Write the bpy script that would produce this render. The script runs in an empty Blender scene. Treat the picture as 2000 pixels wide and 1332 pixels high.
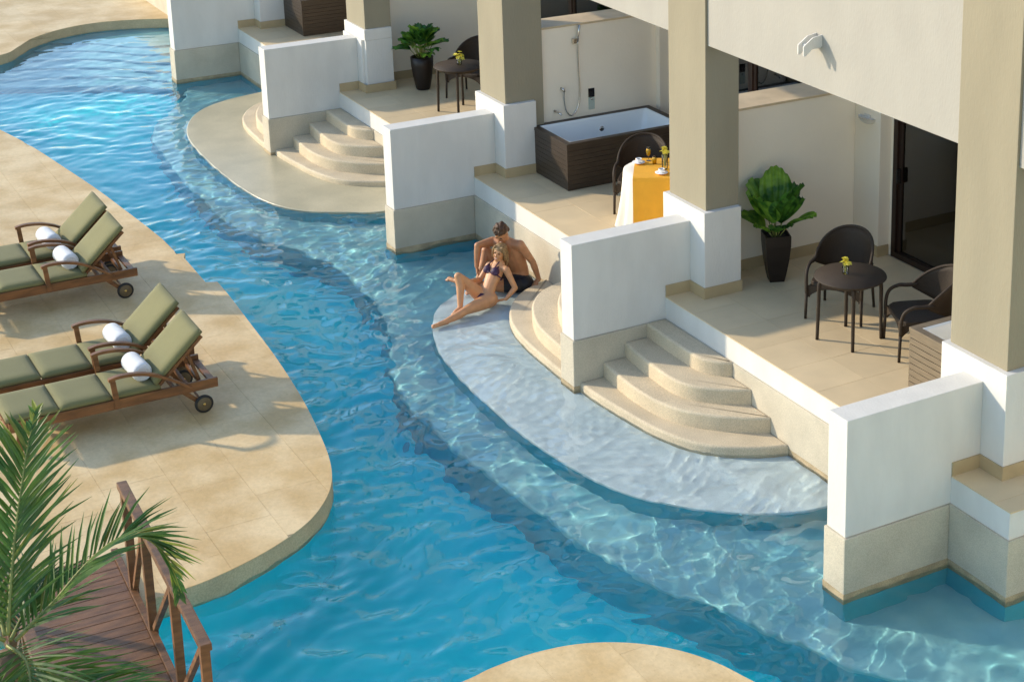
import bpy, bmesh, math, random
import numpy as np
from mathutils import Vector, Matrix
random.seed(7); np.random.seed(7)
R = math.radians
scn = bpy.context.scene
COL = scn.collection

# ------------------------------------------------------------------ camera
cam = bpy.data.cameras.new('camera'); camo = bpy.data.objects.new('camera', cam); COL.objects.link(camo)
rx = Vector((0.535729, 0.844390, 0.0)).normalized(); bk = Vector((0.811048, -0.514655, 0.278086)).normalized()
up = bk.cross(rx).normalized(); rx = up.cross(bk).normalized()
camo.matrix_world = Matrix(((rx.x, up.x, bk.x, 16.4244), (rx.y, up.y, bk.y, -9.5953), (rx.z, up.z, bk.z, 7.7002), (0, 0, 0, 1)))
cam.sensor_width = 36; cam.lens = 62.93; cam.shift_x = -0.20981; cam.shift_y = -0.22435
cam.clip_start = 0.1; cam.clip_end = 400
scn.camera = camo

# ------------------------------------------------------------------ light
SUN = Vector((1.09, 1.0, -0.60)).normalized()          # direction the light travels
w = bpy.data.worlds.new("World"); scn.world = w; w.use_nodes = True
nt = w.node_tree; bg = nt.nodes['Background']
sky = nt.nodes.new('ShaderNodeTexSky'); sky.sky_type = 'NISHITA'; sky.sun_disc = False
el = math.asin(-SUN.z); az = math.atan2(-SUN.x, -SUN.y)
sky.sun_elevation = el; sky.sun_rotation = az; sky.air_density = 1.0; sky.dust_density = 0.3; sky.ozone_density = 1.0
nt.links.new(sky.outputs[0], bg.inputs[0]); bg.inputs[1].default_value = 0.15
sl = bpy.data.lights.new('sun', 'SUN'); sl.energy = 2.15; sl.angle = R(1.6); sl.color = (1.0, 0.86, 0.66)
so = bpy.data.objects.new('sun', sl); COL.objects.link(so); so.rotation_euler = SUN.to_track_quat('-Z', 'Y').to_euler()
so.location = (-10, -10, 10)
scn.view_settings.view_transform = 'Standard'; scn.view_settings.look = 'None'
scn.view_settings.exposure = 1.22; scn.view_settings.gamma = 1
scn.cycles.use_denoising = True
scn.cycles.max_bounces = 14; scn.cycles.diffuse_bounces = 8; scn.cycles.transparent_max_bounces = 12; scn.cycles.sample_clamp_indirect = 6
scn.cycles.caustics_reflective = False; scn.cycles.caustics_refractive = True
CAUSTICS = True

# ------------------------------------------------------------------ materials
def mat(name, col, rough=0.6, noise=0.0, nscale=4.0, bump=0.0, bscale=60.0, speck=0.0, sscale=120.0, spec=0.4, rnd=0.0, stretch=None, col2=None, metal=0.0, pits=0.0, sheen=0.0, local=False, detail=5):
    m = bpy.data.materials.new(name); m.use_nodes = True; t = m.node_tree; N = t.nodes.new; L = t.links.new
    b = t.nodes['Principled BSDF']; b.inputs['Roughness'].default_value = rough; b.inputs['Specular IOR Level'].default_value = spec
    b.inputs['Metallic'].default_value = metal
    if sheen: b.inputs['Sheen Weight'].default_value = sheen
    if local: src = N('ShaderNodeTexCoord').outputs['Object']
    else: src = N('ShaderNodeNewGeometry').outputs['Position']
    if stretch:
        mp = N('ShaderNodeMapping'); mp.inputs['Scale'].default_value = stretch; L(src, mp.inputs[0]); src = mp.outputs[0]
    c = (*col, 1); cur = None
    def mix(a, bcol, fac, mode='MIX'):
        x = N('ShaderNodeMix'); x.data_type = 'RGBA'; x.blend_type = mode
        for s, v in ((x.inputs[6], a), (x.inputs[7], bcol)):
            if isinstance(v, tuple): s.default_value = v
            else: L(v, s)
        if isinstance(fac, float): x.inputs[0].default_value = fac
        else: L(fac, x.inputs[0])
        return x.outputs[2]
    cur = c
    if noise:
        n = N('ShaderNodeTexNoise'); n.inputs['Scale'].default_value = nscale; n.inputs['Detail'].default_value = detail; L(src, n.inputs[0])
        r = N('ShaderNodeMapRange'); r.inputs[1].default_value = .36; r.inputs[2].default_value = .64; L(n.outputs[0], r.inputs[0])
        d = tuple(v * (1 - noise) for v in col) + (1,) if col2 is None else (*col2, 1)
        cur = mix(d, cur, r.outputs[0])
    if speck:
        v = N('ShaderNodeTexNoise'); v.inputs['Scale'].default_value = sscale; v.inputs['Detail'].default_value = 2; L(src, v.inputs[0])
        r = N('ShaderNodeMapRange'); r.inputs[1].default_value = .38; r.inputs[2].default_value = .62
        r.inputs[3].default_value = 1 - speck; r.inputs[4].default_value = 1 + speck * .6; L(v.outputs[0], r.inputs[0])
        cur = mix(cur, r.outputs[0], 1.0, 'MULTIPLY')
    if pits:
        v = N('ShaderNodeTexVoronoi'); v.inputs['Scale'].default_value = 9; L(src, v.inputs[0])
        v2 = N('ShaderNodeTexNoise'); v2.inputs['Scale'].default_value = 26; v2.inputs['Detail'].default_value = 6; v2.inputs['Roughness'].default_value = .7; L(src, v2.inputs[0])
        r = N('ShaderNodeMapRange'); r.inputs[1].default_value = .60; r.inputs[2].default_value = .68; r.inputs[3].default_value = 0; r.inputs[4].default_value = pits; L(v2.outputs[0], r.inputs[0])
        cur = mix(cur, (col[0]*.45, col[1]*.36, col[2]*.26, 1), r.outputs[0])
    if rnd:
        oi = N('ShaderNodeObjectInfo'); r = N('ShaderNodeMapRange'); r.inputs[3].default_value = 1 - rnd; r.inputs[4].default_value = 1 + rnd * .6
        L(oi.outputs['Random'], r.inputs[0]); cur = mix(cur, r.outputs[0], 1.0, 'MULTIPLY')
    if isinstance(cur, tuple): b.inputs['Base Color'].default_value = cur
    else: L(cur, b.inputs['Base Color'])
    if bump:
        n = N('ShaderNodeTexNoise'); n.inputs['Scale'].default_value = bscale; n.inputs['Detail'].default_value = 4; L(src, n.inputs[0])
        bp = N('ShaderNodeBump'); bp.inputs['Strength'].default_value = min(1, bump); bp.inputs['Distance'].default_value = .01 * max(1, bump); L(n.outputs[0], bp.inputs['Height']); L(bp.outputs[0], b.inputs['Normal'])
    return m

M = dict(
 white=mat('white_paint', (.66, .64, .59), .7, .085, 2.0, .3, 26, stretch=(1.6, 1.6, .55)),
 cream=mat('cream_paint', (.85, .765, .62), .75, .06, .9, .2, 30),
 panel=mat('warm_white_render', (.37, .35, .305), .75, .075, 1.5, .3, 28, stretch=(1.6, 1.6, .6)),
 beige=mat('beige_paint', (.285, .25, .172), .75, .09, 1.6, .3, 28, stretch=(1.6, 1.6, .5)),
 capstone=mat('cap_stone', (.60, .47, .30), .6, .2, 3, .1, 40),
 plinth=mat('pebble_render', (.55, .49, .375), .8, .16, 2.2, .35, 150, speck=.13, sscale=110),
 tide=mat('mineral_stained_render', (.48, .37, .22), .7, .3, 6, .3, 160, speck=.2, sscale=110),
 step=mat('pebble_steps', (.62, .515, .355), .8, .14, 2.5, .4, 150, speck=.17, sscale=95),
 skirt=mat('skirting_stone', (.45, .35, .20), .5, .15, 3),
 tile=mat('floor_tile', (.69, .535, .32), .42, .10, 2.2, .05, 30, rnd=.06, detail=8),
 grout=mat('tile_grout', (.36, .29, .19), .9),
 deck=mat('travertine', (.71, .54, .30), .62, .5, 1.7, .25, 30, speck=.05, sscale=24, rnd=.06, pits=.35, col2=(.55, .375, .165), detail=10),
 deckbody=mat('deck_body', (.58, .46, .27), .8, .15, 3, .4, 30, speck=.12, sscale=60),
 shelf2=mat('wet_stone', (.52, .46, .31), .30, .22, 1.6, .1, 30, speck=.08, sscale=60, col2=(.42, .375, .25)),
 shelf3=mat('sky_tinted_shelf_stone', (.80, .89, .91), .5, .25, 1.2, .15, 30, speck=.05, sscale=70, col2=(.68, .79, .82)),  # sky reflection off the shallow water is put into this blue-white
 ledge=mat('pool_bench_finish', (.33, .66, .70), .6, .2, 1.5, .1, 20, col2=(.22, .55, .62)),
 steptile=mat('blue_step_tile', (.02, .28, .40), .6, .2, 1.5), riser=mat('underwater_tile', (.06, .44, .53), .6, .2, 1.5),
 pool=mat('aqua_pool_finish', (.0, .86, .92), .6, .25, .45, .1, 20, col2=(.0, .75, .86)),
 teak=mat('teak', (.23, .095, .030), .45, .45, 3, .3, 60, stretch=(6, 1.2, 6)),
 bridge=mat('bridge_timber', (.215, .098, .038), .5, .45, 4, .3, 60, stretch=(5, 1.0, 5), rnd=.18),
 cushion=mat('olive_cushion', (.175, .163, .062), .85, .06, 5, .25, 400, sheen=.08),
 towel=mat('towel', (.80, .80, .80), .95, .04, 10, .9, 220, sheen=.4),
 wicker=mat('dark_wicker', (.046, .032, .021), .55, .2, 60, .6, 140, spec=.22),
 clad=mat('dark_cladding', (.055, .038, .025), .42, .35, 8, .15, 60, stretch=(.6, .6, 14)),
 cladl=mat('weathered_cladding', (.20, .155, .10), .5, .3, 8, .15, 60, stretch=(.6, .6, 14)),
 pot=mat('dark_planter', (.016, .009, .006), .42, .2, 10, .08, 60),
 soil=mat('soil', (.03, .02, .012), .9, .4, 40, .8, 60),
 leaf=mat('leaf_green', (.25, .43, .045), .38, .5, 7, .2, 30, col2=(.035, .13, .015)),
 leafd=mat('leaf_dark_green', (.12, .30, .04), .35, .5, 9, .2, 30, col2=(.012, .06, .014)),
 palm=mat('palm_green', (.12, .205, .03), .42, .45, 5, .1, 30, col2=(.055, .14, .03), rnd=.35),
 palmy=mat('palm_yellow_green', (.28, .31, .05), .42, .35, 6, rnd=.3),
 rachis=mat('palm_rachis', (.26, .27, .06), .5, .3, 10),
 trunk=mat('palm_trunk', (.16, .11, .07), .9, .4, 14, .9, 30),
 tub=mat('white_acrylic', (.80, .82, .80), .15, spec=.5),
 chrome=mat('chrome', (.62, .60, .56), .18, metal=1.0),
 black=mat('black_gloss', (.012, .011, .011), .15),
 gplate=mat('glass_plate', (.42, .48, .42), .2),
 frame=mat('dark_brown_frame', (.022, .011, .007), .35),
 curtain=mat('brown_curtain', (.62, .52, .34), .9, .15, 2),
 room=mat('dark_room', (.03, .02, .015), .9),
 cloth=mat('cream_cloth', (.76, .70, .60), .9, .05, 5, .2, 300),
 orange=mat('orange_runner', (.82, .40, .03), .8, .08, 6, .3, 300),
 china=mat('china', (.82, .82, .82), .12),
 coffee=mat('coffee', (.02, .01, .005), .1),
 juice=mat('orange_juice', (.95, .50, .01), .12),
 petal=mat('yellow_petal', (.80, .66, .06), .6, .3, 40, col2=(.62, .60, .10)),
 rubber=mat('black_rubber', (.018, .017, .015), .7),
 brass=mat('brass', (.75, .50, .14), .3, metal=1.0),
 hub=mat('wheel_disc', (.14, .10, .05), .5, .3, 20),
 skinm=mat('tanned_skin', (.46, .215, .10), .5, .16, 14, .1, 60, spec=.4),
 skinw=mat('fair_tanned_skin', (.57, .285, .135), .48, .13, 14, .1, 60, spec=.4),
 hairb=mat('brown_hair', (.085, .04, .017), .6, .4, 60, .5, 120),
 hairl=mat('blonde_hair', (.33, .20, .085), .5, .45, 60, .5, 120),
 plum=mat('plum_fabric', (.045, .016, .05), .6, .1, 30),
 navy=mat('dark_swim_fabric', (.008, .008, .012), .6),
 eye=mat('eye_dark', (.03, .018, .012), .3), lip=mat('lip', (.50, .15, .12), .45), teeth=mat('teeth', (.85, .83, .78), .3),
)
def leaf_translucent(m, k=.35):
    t = m.node_tree; b = t.nodes['Principled BSDF']; o = t.nodes['Material Output']
    tr = t.nodes.new('ShaderNodeBsdfTranslucent'); mx = t.nodes.new('ShaderNodeMixShader'); mx.inputs[0].default_value = k
    src = b.inputs['Base Color'].links[0].from_socket
    t.links.new(src, tr.inputs[0]); t.links.new(b.outputs[0], mx.inputs[1]); t.links.new(tr.outputs[0], mx.inputs[2]); t.links.new(mx.outputs[0], o.inputs[0])
for k in ('skinm', 'skinw'):
    b_ = M[k].node_tree.nodes['Principled BSDF']; b_.inputs['Subsurface Weight'].default_value = .25; b_.inputs['Subsurface Radius'].default_value = (.02, .008, .004); b_.inputs['Subsurface Scale'].default_value = .6
for k in ('leaf', 'leafd', 'palm', 'palmy', 'petal'): leaf_translucent(M[k])

def glass_mat(name, tint, ior=1.5, rough=.02):
    m = bpy.data.materials.new(name); m.use_nodes = True; t = m.node_tree; t.nodes.clear(); N = t.nodes.new
    o = N('ShaderNodeOutputMaterial'); mx = N('ShaderNodeMixShader'); f = N('ShaderNodeFresnel'); f.inputs[0].default_value = ior
    g = N('ShaderNodeBsdfGlossy'); g.inputs['Roughness'].default_value = rough; tr = N('ShaderNodeBsdfTransparent'); tr.inputs[0].default_value = (*tint, 1)
    t.links.new(f.outputs[0], mx.inputs[0]); t.links.new(tr.outputs[0], mx.inputs[1]); t.links.new(g.outputs[0], mx.inputs[2]); t.links.new(mx.outputs[0], o.inputs[0])
    return m
M['pane'] = glass_mat('window_glass', (.96, .96, .94), 2.2); M['clear'] = glass_mat('clear_glass', (.93, .95, .94))

def water_mat():
    m = bpy.data.materials.new('pool_water'); m.use_nodes = True; t = m.node_tree; t.nodes.clear(); N = t.nodes.new; L = t.links.new
    o = N('ShaderNodeOutputMaterial'); g = N('ShaderNodeBsdfGlass'); g.inputs['IOR'].default_value = 1.333; g.inputs['Roughness'].default_value = 0.0
    g.inputs[0].default_value = (.96, 1, 1, 1); L(g.outputs[0], o.inputs[0])
    return m
M['water'] = water_mat()

# ------------------------------------------------------------------ mesh helpers
def link(name, me, m=None, parent=None, smooth=False):
    o = bpy.data.objects.new(name, me); COL.objects.link(o)
    if m is not None and not me.materials: me.materials.append(M[m] if isinstance(m, str) else m)
    if parent is not None: o.parent = parent
    if smooth and len(me.polygons): me.polygons.foreach_set('use_smooth', [True] * len(me.polygons))
    return o
def pydata(name, v, f, m, parent=None, smooth=False):
    me = bpy.data.meshes.new(name); me.from_pydata([tuple(a) for a in v], [], f); me.update()
    return link(name, me, m, parent, smooth)
def bmobj(name, bm, m, parent=None, smooth=False):
    bmesh.ops.recalc_face_normals(bm, faces=bm.faces)
    me = bpy.data.meshes.new(name); bm.to_mesh(me); bm.free(); return link(name, me, m, parent, smooth)
def bbox(bm, a, b, bev=0.0, mtx=None):
    c = [(a[i] + b[i]) / 2 for i in range(3)]; s = [abs(b[i] - a[i]) for i in range(3)]
    mm = Matrix.Translation(c) @ Matrix.Diagonal((*s, 1))
    if mtx is not None: mm = mtx @ mm
    r = bmesh.ops.create_cube(bm, size=1, matrix=mm)
    if bev:
        es = {e for v in r['verts'] for e in v.link_edges}
        bmesh.ops.bevel(bm, geom=list(es), offset=bev, segments=2, profile=.7, affect='EDGES')
def box(name, a, b, m, parent=None, bev=0.0, mtx=None):
    bm = bmesh.new(); bbox(bm, a, b, bev, mtx); return bmobj(name, bm, m, parent)
def tube_bm(bm, pts, rad, n=8, cap=True, flat=1.0):
    pts = [Vector(p) for p in pts]; k = len(pts)
    rr = [rad] * k if not hasattr(rad, '__len__') else rad
    rings = []; prev = None
    for i, p in enumerate(pts):
        d = (pts[min(i + 1, k - 1)] - pts[max(i - 1, 0)]).normalized()
        if prev is None:
            a = Vector((0, 0, 1)) if abs(d.z) < .9 else Vector((1, 0, 0)); x = d.cross(a).normalized()
        else: x = (prev - d * prev.dot(d)).normalized()
        prev = x; y = d.cross(x)
        rings.append([bm.verts.new(p + (x * math.cos(2 * math.pi * j / n) + y * math.sin(2 * math.pi * j / n) * flat) * rr[i]) for j in range(n)])
    for i in range(k - 1):
        for j in range(n): bm.faces.new((rings[i][j], rings[i][(j + 1) % n], rings[i + 1][(j + 1) % n], rings[i + 1][j]))
    if cap: bm.faces.new(rings[0][::-1]); bm.faces.new(rings[-1])
def tube(name, pts, rad, m, parent=None, n=8, smooth=True):
    bm = bmesh.new(); tube_bm(bm, pts, rad, n); return bmobj(name, bm, m, parent, smooth)
def bar_bm(bm, a, b, wd, ht, bev=.004, upv=Vector((0, 0, 1))):
    a = Vector(a); b = Vector(b); d = b - a; L = d.length; z = d.normalized()
    x = upv.cross(z)
    if x.length < 1e-4: x = Vector((1, 0, 0))
    x.normalize(); y = z.cross(x)
    mm = Matrix(((x.x, y.x, z.x, a.x), (x.y, y.y, z.y, a.y), (x.z, y.z, z.z, a.z), (0, 0, 0, 1)))
    bbox(bm, (-wd / 2, -ht / 2, 0), (wd / 2, ht / 2, L), bev, mm)
def bar(name, a, b, wd, ht, m, parent=None, bev=.004, upv=Vector((0, 0, 1))):
    bm = bmesh.new(); bar_bm(bm, a, b, wd, ht, bev, upv); return bmobj(name, bm, m, parent)
def lathe(name, prof, m, parent=None, n=20, loc=(0, 0, 0)):
    v = []; f = []
    for r, z in prof:
        for j in range(n): v.append((loc[0] + r * math.cos(2 * math.pi * j / n), loc[1] + r * math.sin(2 * math.pi * j / n), loc[2] + z))
    for i in range(len(prof) - 1):
        for j in range(n): f.append((i * n + j, i * n + (j + 1) % n, (i + 1) * n + (j + 1) % n, (i + 1) * n + j))
    f.append(tuple(range(n))[::-1]); f.append(tuple((len(prof) - 1) * n + j for j in range(n)))
    return pydata(name, v, f, m, parent, True)
def crom(pts, n=6, closed=False):
    P = [Vector(p) for p in pts]; out = []; k = len(P)
    for i in range(k if closed else k - 1):
        if closed: p0, p1, p2, p3 = P[(i - 1) % k], P[i], P[(i + 1) % k], P[(i + 2) % k]
        else: p0, p1, p2, p3 = P[max(i - 1, 0)], P[i], P[i + 1], P[min(i + 2, k - 1)]
        for j in range(n):
            t = j / n
            out.append(.5 * ((2 * p1) + (p2 - p0) * t + (2 * p0 - 5 * p1 + 4 * p2 - p3) * t * t + (3 * p1 - p0 - 3 * p2 + p3) * t ** 3))
    if not closed: out.append(P[-1])
    return out
def area(P): return sum(P[i][0] * P[(i + 1) % len(P)][1] - P[(i + 1) % len(P)][0] * P[i][1] for i in range(len(P))) / 2
def prism(name, P, z0, z1, m, parent=None, r=.0, topm=None):
    P = [(p[0], p[1]) for p in P]
    if area(P) < 0: P = P[::-1]
    k = len(P); nrm = []
    for i in range(k):
        a = Vector(P[i]) - Vector(P[i - 1]); b = Vector(P[(i + 1) % k]) - Vector(P[i])
        a = a.normalized() if a.length > 1e-6 else b.normalized(); b = b.normalized() if b.length > 1e-6 else a
        n = Vector((a.y, -a.x)) + Vector((b.y, -b.x)); n = n.normalized() if n.length > .2 else Vector((a.y, -a.x)); nrm.append(n)
    rings = [(0, z0), (0, z1 - r)]
    if r:
        for j in range(1, 5): t = j / 4 * math.pi / 2; rings.append((r * (1 - math.cos(t)), z1 - r + r * math.sin(t)))
    v = []; f = []
    for off, z in rings:
        for i in range(k): v.append((P[i][0] - nrm[i].x * off, P[i][1] - nrm[i].y * off, z))
    for a in range(len(rings) - 1):
        for i in range(k): f.append((a * k + i, a * k + (i + 1) % k, (a + 1) * k + (i + 1) % k, (a + 1) * k + i))
    f.append(tuple((len(rings) - 1) * k + i for i in range(k)))
    o = pydata(name, v, f, m, parent)
    return o
def clip_poly(P, x0, x1, y0, y1):
    def cl(P, inside, inter):
        out = []
        for i in range(len(P)):
            a, b = P[i - 1], P[i]
            if inside(b):
                if not inside(a): out.append(inter(a, b))
                out.append(b)
            elif inside(a): out.append(inter(a, b))
        return out
    def ix(v): return lambda a, b: (v, a[1] + (b[1] - a[1]) * (v - a[0]) / (b[0] - a[0]))
    def iy(v): return lambda a, b: (a[0] + (b[0] - a[0]) * (v - a[1]) / (b[1] - a[1]), v)
    P = cl(P, lambda p: p[0] >= x0, ix(x0))
    if P: P = cl(P, lambda p: p[0] <= x1, ix(x1))
    if P: P = cl(P, lambda p: p[1] >= y0, iy(y0))
    if P: P = cl(P, lambda p: p[1] <= y1, iy(y1))
    return P
def tag(o, label=None, cat=None, group=None, kind=None):
    if label: o['label'] = label
    if cat: o['category'] = cat
    if group: o['group'] = group
    if kind: o['kind'] = kind
    return o
def thing(name, label, cat, loc=(0, 0, 0), rz=0, group=None):
    o = bpy.data.objects.new(name, None); COL.objects.link(o); o.location = loc; o.rotation_euler = (0, 0, rz); o.empty_display_size = .1
    return tag(o, label, cat, group)
def copy_tree(o, parent=None):
    c = o.copy(); COL.objects.link(c)
    if parent is not None: c.parent = parent
    for ch in list(o.children): copy_tree(ch, c)
    return c
def tiles(parent, P, z, tx, ty, j, m, name='floor_tile', off=.5, x0=None, y0=None, thick=.006, lim=None):
    P = [(p[0], p[1]) for p in P]; xs = [p[0] for p in P]; ys = [p[1] for p in P]
    X0, X1, Y0, Y1 = min(xs), max(xs), min(ys), max(ys)
    if lim: X0, X1, Y0, Y1 = max(X0, lim[0]), min(X1, lim[1]), max(Y0, lim[2]), min(Y1, lim[3])
    x0 = X0 if x0 is None else x0; y0 = Y0 if y0 is None else y0
    shared = None; cnt = 0
    for r in range(int((Y1 - y0) / ty) + 1):
        for c in range(-1, int((X1 - x0) / tx) + 2):
            ax = x0 + c * tx + (off * tx if r % 2 else 0); ay = y0 + r * ty
            if lim and (ax > X1 or ax + tx < X0): continue
            q = clip_poly(P, ax + j / 2, ax + tx - j / 2, ay + j / 2, ay + ty - j / 2)
            if len(q) < 3 or abs(area(q)) < .01: continue
            dz = random.uniform(-.0008, .0008)
            if abs(abs(area(q)) - (tx - j) * (ty - j)) < 1e-5:
                if shared is None:
                    bm = bmesh.new(); bbox(bm, (-tx / 2 + j / 2, -ty / 2 + j / 2, -thick), (tx / 2 - j / 2, ty / 2 - j / 2, 0), .0015)
                    o = bmobj(name, bm, m, parent); shared = o.data
                else: o = link(name, shared, None, parent)
                o.location = (ax + tx / 2, ay + ty / 2, z + dz)
            else:
                o = prism(name, q, z - thick, z + dz, m, parent, r=0)
            cnt += 1
    return cnt

# ------------------------------------------------------------------ layout numbers (metres)
ZW, ZB, ZD, ZF = -.868, -.273, -.69, -2.15
H, LW, TW, PY = .85, 1.185, .275, .331
XB = {0: -15.5, 1: -10.3, 2: -5.175, 3: 0.0, 4: 5.11}

# ------------------------------------------------------------------ ground, pool, decks
g = pydata('ground', [(-150, -150, -2.6), (150, -150, -2.6), (150, 150, -2.6), (-150, 150, -2.6)], [(0, 1, 2, 3)], 'deckbody'); tag(g, kind='structure')
pf = box('pool_floor', (-30, -14, ZF - .2), (14, 3, ZF), 'pool'); tag(pf, kind='structure')

RS = .30   # refraction makes the bench look nearer than it is: step away from the camera
def push(P, k): return [(p[0] - .84 * k, p[1] + .54 * k) for p in P]
bench = [(-15.6, -1.0), (-14.6, -1.45), (-13.82, -1.9), (-12.9, -2.46), (-11.67, -2.66), (-10.18, -2.76), (-8.5, -2.82), (-7.47, -2.75), (-6.82, -2.58), (-6.2, -2.36), (-5.34, -2.12), (-4.25, -2.09), (-3.32, -2.21), (-2.52, -2.44), (-1.97, -2.66), (-1.26, -2.85), (-.52, -2.93), (.23, -2.93), (1.15, -2.88), (1.93, -2.79), (2.88, -2.70), (3.78, -2.51), (4.45, -2.25), (5.11, -2.0), (5.9, -1.72), (6.6, -1.3), (7.6, -.6), (8.6, .4)]
bench = [tuple(p)[:2] for p in crom([(*p, 0) for p in bench], 5)]
P = push(bench, RS) + [(10, 2.5), (-17.5, 2.5)]
o = prism('pool_bench', P, ZW - .50, ZW - .42, 'ledge', r=.04); tag(o, kind='structure'); prism('bench_riser', P, ZF, ZW - .50, 'riser', o)
sh3 = [(-3.6, .6), (-3.48, -.02), (-3.53, -.55), (-3.42, -1.05), (-3.05, -1.53), (-2.5, -1.83), (-1.91, -2.02), (-1.28, -2.12), (-.34, -2.17), (.56, -2.17), (1.29, -2.12), (1.88, -2.02), (2.43, -1.85), (2.85, -1.57), (3.22, -1.21), (3.46, -.9), (3.66, -.34), (3.75, .6)]
SH3 = [tuple(p)[:2] for p in crom([(*p, 0) for p in sh3], 6)]
o = prism('pool_shelf', push(SH3, .06), ZW - .12, ZW - .075, 'shelf3', r=.02); tag(o, kind='structure'); prism('shelf_riser', push(SH3, .06), ZF, ZW - .12, 'riser', o)
sh2 = [(-14.2, .6), (-14.05, -.11), (-13.83, -.86), (-13.45, -1.38), (-12.82, -1.77), (-11.95, -2.03), (-10.7, -2.13), (-9.18, -2.12), (-8.1, -1.98), (-7.44, -1.65), (-7.06, -1.15), (-6.82, -.69), (-6.7, .6)]
SH2 = [tuple(p)[:2] for p in crom([(*p, 0) for p in sh2], 6)]
o = prism('pool_shelf', push(SH2, .0), ZW - .05, ZW + .006, 'shelf2', r=.014); tag(o, kind='structure'); prism('shelf_riser', push(SH2, .0), ZF, ZW - .05, 'riser', o)
# submerged steps at the far end of the pool
for i, (xx, dz) in enumerate([(-18.35, .16), (-17.8, .30), (-17.2, .44), (-16.6, .58), (-16.0, .72), (-15.4, .86)]):
    P = [(xx + .1, 2.0), (xx, -.9), (xx - .9, -1.9), (xx - 1.5, -2.9), (xx - 2.1, -4.2), (-25, -4.4), (-25, 2.0)]
    P = [tuple(p)[:2] for p in crom([(*p, 0) for p in P[:5]], 6)] + P[5:]
    o = prism('submerged_step', push(P, .35), ZW - dz - .03, ZW - dz, 'ledge', r=.015); tag(o, kind='structure'); prism('step_riser', push(P, .35), ZF, ZW - dz - .03, 'steptile', o)

isl = [(-24, -7.5), (-20, -6.2), (-17, -5.4), (-15, -4.95), (-13.47, -4.64), (-12.27, -4.41), (-10.74, -4.21), (-9.5, -4.06), (-8.38, -3.96), (-7.43, -3.88), (-6.61, -3.83), (-6.21, -3.85)]
isl2 = [(-4.94, -3.69), (-4.34, -3.71), (-3.52, -3.76), (-2.23, -3.84), (-1.03, -3.96), (-.1, -4.1), (.5, -4.22), (.92, -4.36), (1.25, -4.55), (1.57, -4.84), (1.85, -5.28), (2.04, -5.77), (2.12, -6.16), (2.12, -6.6), (2.0, -7.3), (1.6, -8.3), (.9, -9.5)]
cr = lambda L, n=5: [tuple(p)[:2] for p in crom([(*p, 0) for p in L], n)]
ISL = cr(isl) + [(-6.18, -3.74), (-6.03, -3.80), (-5.01, -3.82)] + cr(isl2) + [(0, -16), (-24, -16)]
o = prism('pool_deck', ISL, ZW - .06, ZD - .006, 'deckbody', r=.004); tag(o, kind='structure'); prism('underwater_wall', ISL, ZF, ZW - .06, 'pool', o)
n1 = tiles(o, ISL, ZD, .9, .62, .0022, 'deck', 'paver', lim=(-14.5, 2.3, -8.8, -3.5), y0=-8.8, x0=-14.5)
# the part of the deck out of view: one slab
o2 = prism('deck_slab', [(-24, -16), (0, -16), (.9, -9.5), (1.4, -8.82), (-24, -8.82)], ZD - .006, ZD, 'deck', o)
back = [(-18.3, -6.5), (-18.15, -5.0), (-18.6, -3.63), (-19.1, -3.2), (-19.68, -2.8), (-20.16, -2.16), (-20.35, -1.5), (-20.25, -.83), (-19.95, -.14), (-19.5, .8), (-19.3, 2)]
BK = cr(back) + [(-30, 2), (-30, -6.5)]
o = prism('pool_deck', BK, ZW - .06, ZD - .006, 'deckbody', r=.004); tag(o, kind='structure'); prism('underwater_wall', BK, ZF, ZW - .06, 'riser', o)
n2 = tiles(o, BK, ZD, .9, .62, .0022, 'deck', 'paver', lim=(-29, -18, -5, 2))
front = [(4.6, -8.5), (4.75, -6.6), (4.78, -5.6), (4.71, -4.69), (4.66, -4.4), (4.65, -4.02), (4.73, -3.64), (4.92, -3.3), (5.2, -3.02), (5.53, -2.83), (5.85, -2.73), (6.2, -2.66), (7.0, -2.7), (8.2, -3.1), (10, -4)]
FR = cr(front) + [(14, -6), (14, -14), (4.6, -14)]
o = prism('pool_deck', FR, ZW - .06, ZD - .006, 'deckbody', r=.004); tag(o, kind='structure'); prism('underwater_wall', FR, ZF, ZW - .06, 'pool', o)
tiles(o, FR, ZD, .9, .62, .0022, 'deck', 'paver', lim=(4.5, 9, -9, -2.5))

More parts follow.
